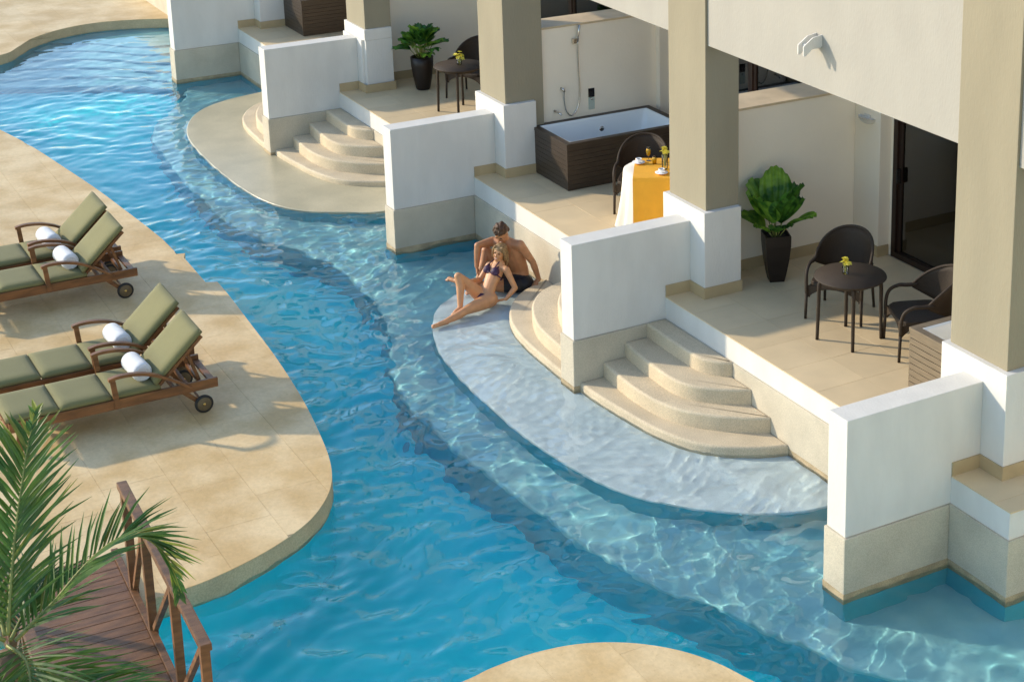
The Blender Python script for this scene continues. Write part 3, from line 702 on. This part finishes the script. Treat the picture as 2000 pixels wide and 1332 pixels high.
L_ = [((-.03, 0, .66), (-.16, .02, 1.26), .17), ((.04, .03, .64), (.20, .18, 1.20), .16), ((-.01, -.05, .62), (-.20, -.20, 1.13), .20), ((.03, -.02, .62), (.14, -.22, 1.06), .21), ((.05, .02, .62), (.34, .10, 1.12), .19), ((-.04, .02, .58), (-.38, -.06, .90), .13),
      ((.03, .03, .58), (.28, .34, .93), .15), ((.04, -.03, .56), (.40, .02, .86), .13), ((-.03, -.04, .56), (-.27, -.34, .80), .12), ((0, -.05, .55), (.13, -.24, .76), .09), ((-.04, .05, .6), (-.26, .22, 1.04), .15)]
for i, (a, b, wd) in enumerate(L_):
    st = (a[0] * .3, a[1] * .3, .50); m_ = Vector(a).lerp(Vector(b), .22)
    b = (b[0] * 1.06, b[1] * 1.06, b[2] + .07 * (b[2] > 1)); tube('leaf_stalk', [st, tuple(m_)], .006, 'rachis', t, 6); fan_leaf('leaf', t, m_, b, wd * 1.12, 'leaf' if i % 3 != 1 else 'leafd', curl=.3)
t = thing('potted_plant', 'round-leaved green plant in a tapered dark pot beside the far table', 'plant', (-9.74, 1.2, 0), 0, 'potted plants')
lathe('planter', [(.10, 0), (.115, .02), (.15, .2), (.178, .40), (.185, .54), (.170, .545), (.165, .50)], 'pot', t, 24); lathe('soil', [(.166, .49), (.001, .50)], 'soil', t, 16)
rng = random.Random(4)
for i in range(24):
    a = i * 2.4 + rng.uniform(-.3, .3); el_ = R(8 + 80 * ((i * 7) % 24) / 24); L = rng.uniform(.24, .33)
    c = Vector((math.cos(a) * math.cos(el_) * .27, math.sin(a) * math.cos(el_) * .27, .62 + math.sin(el_) * .30)); d = Vector((math.cos(a) * math.cos(el_ * .9), math.sin(a) * math.cos(el_ * .9), math.sin(el_ * .9) + .15)).normalized()
    tube('leaf_stalk', [(c.x * .15, c.y * .15, .49), tuple(c - d * .08)], .006, 'rachis', t, 6)
    fan_leaf('leaf', t, c - d * .10, c + d * L * .62, .14, 'leafd' if i % 2 else 'leaf', curl=.5, pleats=5)

# ------------------------------------------------------------------ loungers
def make_lounger(label, loc):
    # local: foot at y=0, head at y=2.1, x across -.34...34 ; z=0 deck
    t = thing('sun_lounger', label, 'sun lounger', loc, 0, 'olive cushioned teak loungers'); W = .33
    for sx in (-1, 1):
        bar('side_rail', (sx * (W + .02), .02, .31), (sx * (W + .02), 2.14, .31), .035, .105, 'teak', t, .006)
        bar('leg', (sx * W, .10, 0), (sx * W, .12, .262), .06, .035, 'teak', t, .004, Vector((1, 0, 0)))
        bar('wheel_leg', (sx * W, 1.78, .262), (sx * (W + .0), 1.95, .10), .05, .03, 'teak', t, .004, Vector((1, 0, 0)))
        wx = sx * (W + .045)
        wl = lathe('wheel', [(.08, -.014), (.098, -.012), (.100, 0), (.098, .012), (.08, .014)], 'rubber', t, 28); wl.rotation_euler = (0, R(90), 0); wl.location = (wx, 1.97, .10)
        hb = lathe('hub_disc', [(.070, -.0165), (.074, -.015), (.074, .015), (.070, .0165)], 'hub', wl, 24); nb = lathe('hub_cap', [(.012, -.022), (.014, .022)], 'brass', wl, 10)
        # arm
        ap = [(1.02, .595), (1.10, .612), (1.22, .612), (1.36, .59), (1.50, .54), (1.64, .46), (1.78, .365), (1.86, .305)]
        bm = bmesh.new(); pr = None; hw = .027; th = .016
        for (y, z) in crom([(0, a, b) for a, b in ap], 3) and [(p.y, p.z) for p in crom([(0, a, b) for a, b in ap], 3)]:
            q = [bm.verts.new((sx * (W + .035) + dx, y, z + dz)) for dx, dz in ((-hw, -th), (hw, -th), (hw, th), (-hw, th))]
            if pr:
                for j in range(4): bm.faces.new((pr[j], pr[(j + 1) % 4], q[(j + 1) % 4], q[j]))
            else: bm.faces.new(q)
            pr = q
        bm.faces.new(pr[::-1]); bmobj('armrest', bm, 'teak', t)
        bar('arm_post', (sx * (W + .035), 1.09, .27), (sx * (W + .035), 1.06, .60), .055, .03, 'teak', t, .004, Vector((1, 0, 0)))
    for y in (.04, 2.10): bar('end_rail', (-W + .02, y, .30), (W - .02, y, .30), .07, .03, 'teak', t, .004)
    bar('axle', (-W, 1.97, .10), (W, 1.97, .10), .02, .02, 'teak', t)
    for i in range(14): bar('slat', (-W + .02, .16 + i * .10, .335), (W - .02, .16 + i * .10, .335), .016, .055, 'teak', t, .002)
    for i in range(3): bar('slat', (-W + .02, 1.70 + i * .14, .30), (W - .02, 1.70 + i * .14, .30), .03, .04, 'teak', t, .002)
    # raised back : hinge (1.56,.36) -> top
    hy, hz = 1.50, .345; ang = R(43); dy, dz = math.cos(ang), math.sin(ang); BL = .72
    for sx in (-1, 1): bar('back_stile', (sx * (W - .045), hy, hz), (sx * (W - .045), hy + dy * BL, hz + dz * BL), .035, .035, 'teak', t, .004)
    for i in range(8):
        q = .06 + i * .09; bar('back_slat', (-W + .03, hy + dy * q - dz * .012, hz + dz * q + dy * .012), (W - .03, hy + dy * q - dz * .012, hz + dz * q + dy * .012), .016, .05, 'teak', t, .002, Vector((0, -dz, dy)))
    for sx in (-1, 1): bar('support_strut', (sx * .22, hy + dy * .50, hz + dz * .50), (sx * .22, 1.98, .32), .035, .022, 'teak', t, .003, Vector((1, 0, 0)))
    bar('support_bar', (-.24, 1.97, .33), (.24, 1.97, .33), .03, .03, 'teak', t)
    # cushions : pillowy boxes
    def pad(name, y0, y1, wid, th, mm):
        nx, ny = 10, 10; v = []; f = []
        def sd(a): return (1 - abs(2 * a - 1) ** 7)
        for s in (1, -1):
            for i in range(nx + 1):
                for j in range(ny + 1):
                    a, b = i / nx, j / ny; e = (sd(a) * sd(b)) ** .45
                    v.append(tuple(mm @ Vector((-wid + 2 * wid * a, y0 + (y1 - y0) * b, th / 2 + s * th / 2 * (.45 + .55 * e) + (.006 * e if s > 0 else 0)))))
        k = (nx + 1) * (ny + 1)
        for i in range(nx):
            for j in range(ny): a = i * (ny + 1) + j; f.append((a, a + ny + 1, a + ny + 2, a + 1)); f.append((k + a, k + a + 1, k + a + ny + 2, k + a + ny + 1))
        bd = [i * (ny + 1) for i in range(nx + 1)] + [nx * (ny + 1) + j for j in range(1, ny + 1)] + [i * (ny + 1) + ny for i in range(nx - 1, -1, -1)] + [j for j in range(ny - 1, 0, -1)]
        for i in range(len(bd)): a, b = bd[i], bd[(i + 1) % len(bd)]; f.append((a, k + a, k + b, b))
        return pydata(name, v, f, 'cushion', t, True)
    I = Matrix.Translation((0, 0, .345))
    for y0, y1 in ((0.0, .515), (.525, 1.04), (1.05, 1.545)): pad('seat_cushion', y0, y1, .345, .075, I)
    bmx = Matrix.Translation((0, hy - .0, hz + .035)) @ Matrix.Rotation(ang, 4, 'X')
    pad('back_cushion', .03, .74, .345, .075, bmx)
    return t
lg = make_lounger('teak lounger with olive cushions nearest the wooden bridge', (-1.66, -6.92, ZD))
def place_l(label, loc): c = copy_tree(lg); c.location = loc; c['label'] = label
place_l('second teak lounger, just beyond the one nearest the bridge', (-2.58, -6.90, ZD))
place_l('near lounger of the far pair, its wheel by the notched pool edge', (-5.38, -6.78, ZD))
place_l('farthest teak lounger, its rolled towel highest in the photo', (-6.27, -6.75, ZD))
def towel(loc, label, rz):
    Lh = .205
    t = thing('rolled_towel', label, 'towel', loc, rz, 'white rolled towels on the loungers')
    prof = [(.07, -Lh), (.092, -Lh + .004), (.101, -Lh + .018), (.104, -Lh + .06), (.102, -.06), (.105, 0), (.102, .07), (.104, Lh - .06), (.100, Lh - .018), (.090, Lh - .004), (.07, Lh)]
    o = lathe('towel_roll', prof, 'towel', t, 28); o.rotation_euler = (0, R(90), 0); o.location = (0, 0, .102)
    for sx in (-1, 1):
        sp = [(sx * (Lh + .003), (.012 + .070 * q / 60) * math.cos(q * .31), .102 + (.012 + .070 * q / 60) * math.sin(q * .31)) for q in range(61)]
        tube('winding', sp, .006, 'towel', t, 6)
zt = ZD + .418
towel((-1.67, -5.52, zt), 'rolled white towel on the lounger nearest the bridge', R(4)); towel((-2.58, -5.49, zt), 'rolled white towel on the second lounger from the bridge', R(4))
towel((-5.42, -5.39, zt), 'rolled white towel on the near lounger of the far pair', R(5)); towel((-6.25, -5.41, zt), 'rolled white towel on the farthest lounger', R(6))

# ------------------------------------------------------------------ bridge
t = thing('wooden_bridge', 'brown timber footbridge with handrail beside the palm', 'bridge', (1.2, -7.05, ZD), R(-2.6))
x = 0.0; i = 0
while x < 3.9:
    zz = .030 + .0 * x
    box('plank', (x, -.50, zz - .03), (x + .135, .50, zz), 'bridge', t, bev=.004); x += .142; i += 1
for sy in (-1, 1):
    box('edge_beam', (-.05, sy * .50 + (.002 if sy > 0 else -.062), -.10), (3.95, sy * .50 + (.062 if sy > 0 else -.002), .05), 'bridge', t, bev=.005)
    yy = sy * .545
    bar('handrail', (.62, yy, 1.0), (3.50, yy, 1.0), .085, .06, 'bridge', t, .008)
    for px in (.72, 1.45, 2.45, 3.42): bar('post', (px, yy, .0), (px, yy, .964), .07, .07, 'bridge', t, .005)
    for a, b in ((.80, 1.40), (1.55, 2.40), (2.55, 3.36)): bar('brace', (a, yy, .10), (b, yy, .93), .045, .045, 'bridge', t, .004)
for sy in (-.3, .3): box('joist', (.0, sy - .03, -.22), (3.9, sy + .03, -.003), 'bridge', t)

# ------------------------------------------------------------------ palm
PF = dict(
f1=[(5.277, -8.06, 1.191), (5.065, -7.966, 1.466), (4.886, -7.88, 1.695), (4.715, -7.781, 1.929), (4.561, -7.684, 2.141), (4.427, -7.58, 2.326)],
f2=[(5.304, -8.022, 1.154), (5.252, -7.875, 1.229), (5.202, -7.727, 1.307), (5.133, -7.533, 1.439), (5.088, -7.346, 1.533), (5.078, -7.188, 1.558), (5.122, -7.052, 1.479), (5.211, -6.971, 1.301), (5.29, -6.956, 1.12)],
f3=[(5.335, -8.034, 1.099), (5.572, -7.9, 1.032), (5.787, -7.761, 1.009), (5.989, -7.586, 1.024), (6.214, -7.391, 1.019)],
f4=[(5.273, -8.075, 1.194), (4.927, -8.081, 1.395), (4.604, -8.132, 1.56), (4.314, -8.266, 1.656)],
f5=[(5.296, -8.051, 1.16), (5.038, -7.917, 1.169), (4.784, -7.763, 1.182), (4.552, -7.649, 1.147)],
f6=[(5.308, -8.072, 1.135), (5.608, -8.02, 1.169), (5.932, -8.06, 1.144), (6.254, -8.16, 1.116)],
f7=[(5.288, -8.081, 1.166), (5.265, -8.281, 1.297), (5.314, -8.534, 1.298), (5.44, -8.746, 1.185)])
pt = thing('palm_tree', 'feathery green palm with an arching frond over the wooden bridge', 'palm tree', (5.32, -8.09, ZD))
O = Vector((5.32, -8.09, ZD)); rng = random.Random(11)
tube('trunk', [(0, 0, -.1), (.02, .0, .8), (0, 0, 1.55), (0, 0, 1.78)], [.17, .14, .12, .07], 'trunk', pt, 14)
for key, pts in PF.items():
    sp = crom([Vector(p) - O for p in pts], 8); n = len(sp); L = sum((sp[i + 1] - sp[i]).length for i in range(n - 1))
    fr = tube('frond', sp, [.013 * (1 - .75 * i / n) + .002 for i in range(n)], 'rachis', pt, 6)
    cnt = int(L / .033); joined = bmesh.new(); single = key in ('f1', 'f2')
    for i in range(3, cnt):
        s = i / cnt; q = s * (n - 1); a = int(q); p = sp[a].lerp(sp[min(a + 1, n - 1)], q - a); d = (sp[min(a + 2, n - 1)] - sp[max(a - 1, 0)]).normalized()
        upl = Vector((0, 0, 1)); side = d.cross(upl)
        if side.length < .3: side = Vector((.54, .84, 0))
        side.normalize(); nr = side.cross(d).normalized()
        for sg in (-1, 1):
            ln = (.50 * math.sin(min(1, .22 + s * .9) * math.pi) ** .6 + .10) * rng.uniform(.8, 1.12) * (.95 if key != 'f1' else 1.05)
            fw = (.75 + .9 * s) * rng.uniform(.85, 1.2); dr = (side * sg * rng.uniform(.75, 1.1) + d * fw + nr * rng.uniform(.15, .55)).normalized()
            wd = side.cross(dr) if False else dr.cross(nr).normalized(); wq = .014 * rng.uniform(.8, 1.25); tgt = bmesh.new() if single else joined
            droop = rng.uniform(.05, .22); prv = None
            for j, (u, ww) in enumerate(((0, .5), (.25, 1), (.6, .85), (1, .06))):
                c = p + dr * ln * u - Vector((0, 0, 1)) * droop * ln * u * u
                e = [tgt.verts.new(c - wd * wq * ww + nr * wq * .5 * ww), tgt.verts.new(c), tgt.verts.new(c + wd * wq * ww + nr * wq * .5 * ww)]
                if prv: tgt.faces.new((prv[0], e[0], e[1], prv[1])); tgt.faces.new((prv[1], e[1], e[2], prv[2]))
                prv = e
            if single: bmobj('leaflet', tgt, 'palmy' if (rng.random() < (.35 if s > .75 else .10)) else 'palm', fr)
    if not single:
        o = bmobj('leaflets', joined, 'palm', fr); o['kind'] = 'stuff'
    else: joined.free()

# ------------------------------------------------------------------ people
def caps(bm, a, b, ra, rb, n=14, sq=1.0, ax=None):
    a = Vector(a); b = Vector(b); d = b - a; L = d.length; z = d.normalized() if L > 1e-6 else Vector((0, 0, 1)); x = (Vector(ax) if ax else z.orthogonal())
    x = (x - z * x.dot(z)).normalized(); y = z.cross(x); rings = []
    prof = [(math.cos(R(t)) * ra, -math.sin(R(t)) * ra) for t in (80, 60, 40, 20, 0)] + [(math.cos(R(t)) * rb, L + math.sin(R(t)) * rb) for t in (0, 20, 40, 60, 80)]
    for r, h in prof: rings.append([bm.verts.new(a + z * h + (x * math.cos(2 * math.pi * j / n) + y * math.sin(2 * math.pi * j / n) * sq) * r) for j in range(n)])
    for i in range(len(rings) - 1):
        for j in range(n): bm.faces.new((rings[i][j], rings[i][(j + 1) % n], rings[i + 1][(j + 1) % n], rings[i + 1][j]))
    bm.faces.new(rings[0][::-1]); bm.faces.new(rings[-1])
def chain(bm, pts, rads, **k):
    for i in range(len(pts) - 1): caps(bm, pts[i], pts[i + 1], rads[i], rads[i + 1], **k)
def ell(bm, c, rx_, ry_, rz_, mtx=Matrix()):
    mm = Matrix.Translation(c) @ mtx @ Matrix.Diagonal((rx_, ry_, rz_, 1)); bmesh.ops.create_uvsphere(bm, u_segments=18, v_segments=12, radius=1, matrix=mm)
def remesh(name, bm, m, parent, vox=.006, sm=6):
    me = bpy.data.meshes.new(name); bmesh.ops.recalc_face_normals(bm, faces=bm.faces); bm.to_mesh(me); bm.free()
    o = bpy.data.objects.new(name, me); COL.objects.link(o)
    r = o.modifiers.new('r', 'REMESH'); r.mode = 'VOXEL'; r.voxel_size = vox
    s = o.modifiers.new('s', 'SMOOTH'); s.iterations = sm; s.factor = .5
    dg = bpy.context.evaluated_depsgraph_get(); ev = o.evaluated_get(dg); m2 = bpy.data.meshes.new_from_object(ev); m2.name = name
    o.modifiers.clear(); o.data = m2; m2.materials.clear(); m2.materials.append(M[m]); m2.polygons.foreach_set('use_smooth', [True] * len(m2.polygons))
    o.parent = parent; bpy.data.meshes.remove(me); return o
def frame(fwd, upv):
    f_ = Vector(fwd).normalized(); u_ = Vector(upv); u_ = (u_ - f_ * u_.dot(f_)).normalized(); r_ = f_.cross(u_)
    return Matrix(((r_.x, f_.x, u_.x, 0), (r_.y, f_.y, u_.y, 0), (r_.z, f_.z, u_.z, 0), (0, 0, 0, 1)))   # x right, y forward, z up
def hand(bm, wr, pt_, palm_n, s=1.0, curl=.3):
    wr = Vector(wr); d = (Vector(pt_) - wr).normalized(); n = Vector(palm_n); n = (n - d * n.dot(d)).normalized(); sd = d.cross(n)
    caps(bm, wr, wr + d * .06 * s, .024 * s, .032 * s, sq=.55, ax=sd)
    for i, (o_, l) in enumerate(((-.028, .058), (-.0095, .070), (.0095, .066), (.027, .05))):
        b0 = wr + d * .075 * s + sd * o_ * s; b1 = b0 + (d * (1 - curl * .3) + n * curl * .5 + sd * o_ * 2).normalized() * l * .55 * s; b2 = b1 + (d * (1 - curl) + n * curl).normalized() * l * .5 * s
        chain(bm, [b0 - d * .02, b0, b1, b2], [.0095 * s, .0095 * s, .0088 * s, .0075 * s], n=10)
    b0 = wr + d * .02 * s - sd * .022 * s; b1 = b0 + (d * .6 - sd * .7 + n * .2).normalized() * .04 * s; b2 = b1 + (d * .9 - sd * .2 + n * .3).normalized() * .032 * s
    chain(bm, [b0, b1, b2], [.013 * s, .0105 * s, .009 * s], n=10)
def foot(bm, ank, toe, s=1.0, upv=(0, 0, 1)):
    ank = Vector(ank); toe = Vector(toe); d = (toe - ank).normalized(); u_ = Vector(upv); u_ = (u_ - d * u_.dot(d)).normalized(); sd = d.cross(u_); L = (toe - ank).length
    heel = ank - d * .03 - u_ * .035
    chain(bm, [heel, ank + d * L * .55 - u_ * .028, ank + d * (L - .045) - u_ * .028], [.034 * s, .032 * s, .026 * s], sq=1.0, ax=sd); caps(bm, ank, ank + d * .08 - u_ * .012, .036 * s, .028 * s)
    for i in range(5):
        b0 = ank + d * (L - .05) - u_ * .03 + sd * (i - 2) * .0155 * s; caps(bm, b0, b0 + d * (.042 - .005 * i), .012 * s - .0012 * i, .009 * s - .0008 * i, n=10)
def head_bm(bm, c, mt, s=1.0):
    q = lambda x, y, z: Vector(c) + (mt @ Vector((x, y, z))) * s
    ell(bm, q(0, -.012, .025), .074 * s, .092 * s, .088 * s, mt); ell(bm, q(0, .030, -.035), .056 * s, .058 * s, .068 * s, mt); ell(bm, q(0, .058, -.085), .027 * s, .022 * s, .022 * s, mt)
    caps(bm, q(0, .083, .012), q(0, .104, -.018), .009 * s, .013 * s, n=10); ell(bm, q(-.030, .068, -.022), .02 * s, .016 * s, .018 * s, mt); ell(bm, q(.030, .068, -.022), .02 * s, .016 * s, .018 * s, mt)
    for sx in (-1, 1): ell(bm, q(sx * .074, -.005, -.005), .010 * s, .018 * s, .029 * s, mt); ell(bm, q(sx * .03, .074, .028), .022 * s, .010 * s, .008 * s, mt)
    caps(bm, q(-.02, .078, -.052), q(.02, .078, -.052), .009 * s, .009 * s, n=8)
def face_parts(t, c, mt, s, brow, smile=True):
    q = lambda x, y, z: Vector(c) + (mt @ Vector((x, y, z))) * s
    for sx in (-1, 1):
        bm = bmesh.new(); ell(bm, q(sx * .030, .075, .010), .013 * s, .008 * s, .0065 * s, mt); bmobj('eye', bm, 'eye', t, True)
        bm = bmesh.new(); chain(bm, [q(sx * .016, .086, .028), q(sx * .034, .083, .033), q(sx * .048, .070, .027)], [.003, .0035, .002], n=6); bmobj('eyebrow', bm, brow, t, True)
    bm = bmesh.new(); chain(bm, [q(-.026, .076, -.045), q(-.012, .086, -.052), q(.012, .086, -.052), q(.026, .076, -.045)], [.003, .006, .006, .003], n=8); bmobj('mouth', bm, 'lip', t, True)
    if smile:
        bm = bmesh.new(); chain(bm, [q(-.016, .089, -.048), q(0, .0925, -.0495), q(.016, .089, -.048)], [.002, .0038, .002], n=8); bmobj('teeth', bm, 'teeth', t, True)

def woman():
    t = thing('person', 'woman in a plum bikini reclining on the pale shelf, one knee raised', 'person', (0, 0, 0))
    V = Vector; bm = bmesh.new()
    pel = V((-2.83, -.955, -.765)); wst = V((-2.875, -.87, -.635)); chs = V((-2.945, -.765, -.52)); ub = V((-2.965, -.715, -.455)); nk = V((-2.975, -.69, -.40))
    rs = V((-3.105, -.765, -.468)); ls = V((-2.815, -.665, -.462)); hd = V((-2.98, -.675, -.285))
    ax = (ls - rs)
    chain(bm, [pel, wst, chs, ub], [.118, .094, .118, .105], sq=.72, ax=ax)
    caps(bm, V((-2.90, -.985, -.77)), V((-2.765, -.925, -.785)), .10, .10)
    caps(bm, rs.lerp(ub, .15), ls.lerp(ub, .15), .048, .048); chain(bm, [ub, nk, hd - V((0, 0, .05))], [.06, .040, .042])
    fw = V((.42, -.74, .52)).normalized()    # breast direction (front of the chest)
    n_ = ax.cross(chs - wst).normalized(); n_ = n_ if n_.y < 0 else -n_
    b1 = chs + ax.normalized() * .068 + n_ * .075 - (chs - wst).normalized() * .005; b2 = chs - ax.normalized() * .068 + n_ * .075 - (chs - wst).normalized() * .005
    for b in (b1, b2): ell(bm, b - n_ * .008, .054, .052, .054)
    # legs
    rh, lh = V((-2.905, -.99, -.765)), V((-2.755, -.93, -.785)); rk, lk = V((-2.88, -1.29, -.44)), V((-2.625, -1.325, -.80)); ra, la = V((-2.735, -1.345, -.80)), V((-2.53, -1.64, -.845))
    chain(bm, [rh, rh.lerp(rk, .5), rk], [.094, .076, .052]); chain(bm, [rk, rk.lerp(ra, .32) + V((0, .02, 0)), ra], [.050, .054, .032])
    chain(bm, [lh, lh.lerp(lk, .5), lk], [.098, .082, .054]); chain(bm, [lk, lk.lerp(la, .32) - V((0, 0, .008)), la], [.052, .054, .033])
    foot(bm, ra, V((-2.70, -1.50, -.83)), .92); foot(bm, la, V((-2.505, -1.835, -.83)), .92, upv=(.35, -.2, .9))
    # arms
    le, lw = V((-2.715, -.60, -.685)), V((-2.70, -.74, -.80)); re, rw = V((-3.10, -.905, -.64)), V((-3.00, -1.08, -.585))
    chain(bm, [ls, ls.lerp(le, .4), le], [.047, .040, .034]); chain(bm, [le, le.lerp(lw, .35), lw], [.035, .034, .024]); hand(bm, lw, lw + V((-.04, -.10, -.015)), (0, 0, -1), .9, .15)
    chain(bm, [rs, rs.lerp(re, .4), re], [.047, .040, .034]); chain(bm, [re, re.lerp(rw, .35), rw], [.035, .033, .023]); hand(bm, rw, rw + V((.06, -.09, .02)), (0, 0, -1), .9, .35)
    mt = frame((.60, -.74, .05), (.10, .12, 1)); head_bm(bm, hd, mt, .98)
    body = remesh('body', bm, 'skinw', t)
    face_parts(t, hd, mt, .98, 'hairl')
    q = lambda x, y, z: hd + (mt @ V((x, y, z))) * .98
    bm = bmesh.new(); ell(bm, q(0, -.024, .044), .086, .098, .084, mt); ell(bm, q(0, -.07, -.03), .078, .05, .09, mt)
    for sx in (-1, 1): chain(bm, [q(sx * .05, .05, .092), q(sx * .082, .015, .02), q(sx * .086, -.02, -.07)], [.018, .022, .022])
    for a in range(-3, 4): chain(bm, [q(a * .022, -.08, .0), q(a * .026, -.10, -.10), q(a * .026 + .01, -.085, -.20), q(a * .022 + .02, -.055, -.27)], [.024, .026, .022, .010])
    h = remesh('hair', bm, 'hairl', t, .005, 3)
    # bikini
    bm = bmesh.new(); U_ = (chs - wst).normalized()
    for b, sgn in ((b1, 1), (b2, -1)):
        ell(bm, b - n_ * .004 - (chs - wst).normalized() * .004, .057, .055, .056); caps(bm, b - n_ * .002 - U_ * .028 + ax.normalized() * .03, b - n_ * .002 - U_ * .028 - ax.normalized() * .03, .030, .030, n=10); caps(bm, b + U_ * .01, b + U_ * .075 - n_ * .012 + ax.normalized() * .012 * sgn, .042, .008, n=10)
    remesh('bikini_top', bm, 'plum', t, .005, 3)
    bm = bmesh.new(); A = ax.normalized(); U = (chs - wst).normalized()
    for sgn, b in ((1, b1), (-1, b2)): chain(bm, [b + U * .045 + n_ * .03, ub + A * .05 * sgn + n_ * .055 + U * .05, nk + A * .03 * sgn + n_ * .02], [.007, .007, .007], n=8)
    ring = [chs - U * .045 + (A * math.cos(a) * .128 + n_ * math.sin(a) * .098) for a in [R(x) for x in range(0, 361, 20)]]
    chain(bm, ring, [.007] * len(ring), n=8); bmobj('strap', bm, 'plum', t, True)
    bm = bmesh.new(); c0 = pel + n_ * .0; U2 = (wst - pel).normalized()
    ring = [pel - U2 * .012 + A * .01 + (A * math.cos(a) * .142 + n_ * math.sin(a) * .098) for a in [R(x) for x in range(0, 361, 20)]]
    chain(bm, ring, [.010] * len(ring), n=8)
    ell(bm, pel + n_ * .054 - U2 * .04, .080, .062, .060)
    remesh('bikini_bottom', bm, 'plum', t, .005, 2)
    return t
def man():
    t = thing('person', 'dark-haired man sitting behind the woman, one arm propped on the step', 'person', (0, 0, 0))
    V = Vector; bm = bmesh.new()
    pel = V((-3.13, -.34, -.775)); wst = V((-3.14, -.335, -.62)); chs = V((-3.12, -.42, -.40)); ub = V((-3.11, -.47, -.285)); nk = V((-3.12, -.52, -.185)); hd = V((-3.09, -.585, -.075))
    rs, ls = V((-3.30, -.61, -.245)), V((-2.955, -.40, -.225)); ax = ls - rs
    chain(bm, [pel, wst, chs, ub], [.145, .130, .158, .140], sq=.70, ax=ax); caps(bm, rs.lerp(ub, .12), ls.lerp(ub, .12), .066, .066); chain(bm, [ub, nk, hd - V((0, -.02, .03))], [.085, .060, .055])
    caps(bm, V((-3.22, -.36, -.80)), V((-3.04, -.31, -.80)), .115, .115)
    rh, rk, ra = V((-3.24, -.42, -.79)), V((-3.345, -.69, -.365)), V((-3.30, -.86, -.80)); lh, lk, la = V((-3.05, -.40, -.80)), V((-3.22, -.76, -.80)), V((-3.66, -.93, -.845))
    chain(bm, [rh, rh.lerp(rk, .5), rk], [.105, .088, .062]); chain(bm, [rk, rk.lerp(ra, .3) + V((0, .02, 0)), ra], [.058, .062, .038]); foot(bm, ra, V((-3.28, -1.05, -.84)), 1.05)
    chain(bm, [lh, lh.lerp(lk, .5), lk], [.105, .088, .062]); chain(bm, [lk, lk.lerp(la, .3), la], [.058, .060, .036]); foot(bm, la, V((-3.90, -1.03, -.835)), 1.05, upv=(0, -.6, .8))
    le, lw = V((-2.925, -.24, -.485)), V((-2.925, -.165, -.725)); re, rw = V((-3.245, -.85, -.235)), V((-3.22, -.885, -.50))
    chain(bm, [ls, ls.lerp(le, .4), le], [.064, .056, .042]); chain(bm, [le, le.lerp(lw, .3), lw], [.043, .043, .029]); hand(bm, lw, lw + V((.02, -.06, -.05)), (0, 0, -1), 1.08, .1)
    chain(bm, [rs, rs.lerp(re, .4), re], [.064, .056, .042]); chain(bm, [re, re.lerp(rw, .3), rw], [.043, .043, .029]); hand(bm, rw, rw + V((.02, .0, -.1)), (.3, .6, 0), 1.08, .4)
    mt = frame((.40, -.62, -.66), (.30, -.45, .80)); head_bm(bm, hd, mt, 1.06)
    remesh('body', bm, 'skinm', t); face_parts(t, hd, mt, 1.06, 'hairb', True)
    q = lambda x, y, z: hd + (mt @ V((x, y, z))) * 1.06
    bm = bmesh.new(); ell(bm, q(0, -.025, .050), .088, .098, .084, mt); ell(bm, q(0, -.075, -.01), .076, .042, .07, mt); rg = random.Random(2)
    for i in range(46): a = rg.uniform(0, 6.28); b = rg.uniform(.0, 1.5); c = q(math.cos(a) * math.sin(b) * .075, math.sin(a) * math.sin(b) * .085 - .02, .06 + math.cos(b) * .07); ell(bm, c, .017 + rg.uniform(0, .006), .016, .020, Matrix.Rotation(a, 4, 'Z'))
    remesh('hair', bm, 'hairb', t, .005, 2)
    bm = bmesh.new(); chain(bm, [pel + V((0, 0, .03)), pel - V((0, 0, .03))], [.146, .146], sq=.74, ax=ax); caps(bm, V((-3.22, -.36, -.80)), V((-3.04, -.31, -.80)), .124, .124)
    caps(bm, rh, rh.lerp(rk, .38), .109, .095); caps(bm, lh, lh.lerp(lk, .38), .109, .095); remesh('swim_trunks', bm, 'navy', t, .006, 3)
    return t
woman(); man()

if CAUSTICS:
    sl.cycles.is_caustics_light = True
    water.cycles.is_caustics_caster = True
    for o in bpy.data.objects:
        if o.name.split('.')[0] in ('pool_bench', 'pool_floor', 'pool_shelf', 'submerged_step'): o.cycles.is_caustics_receiver = True
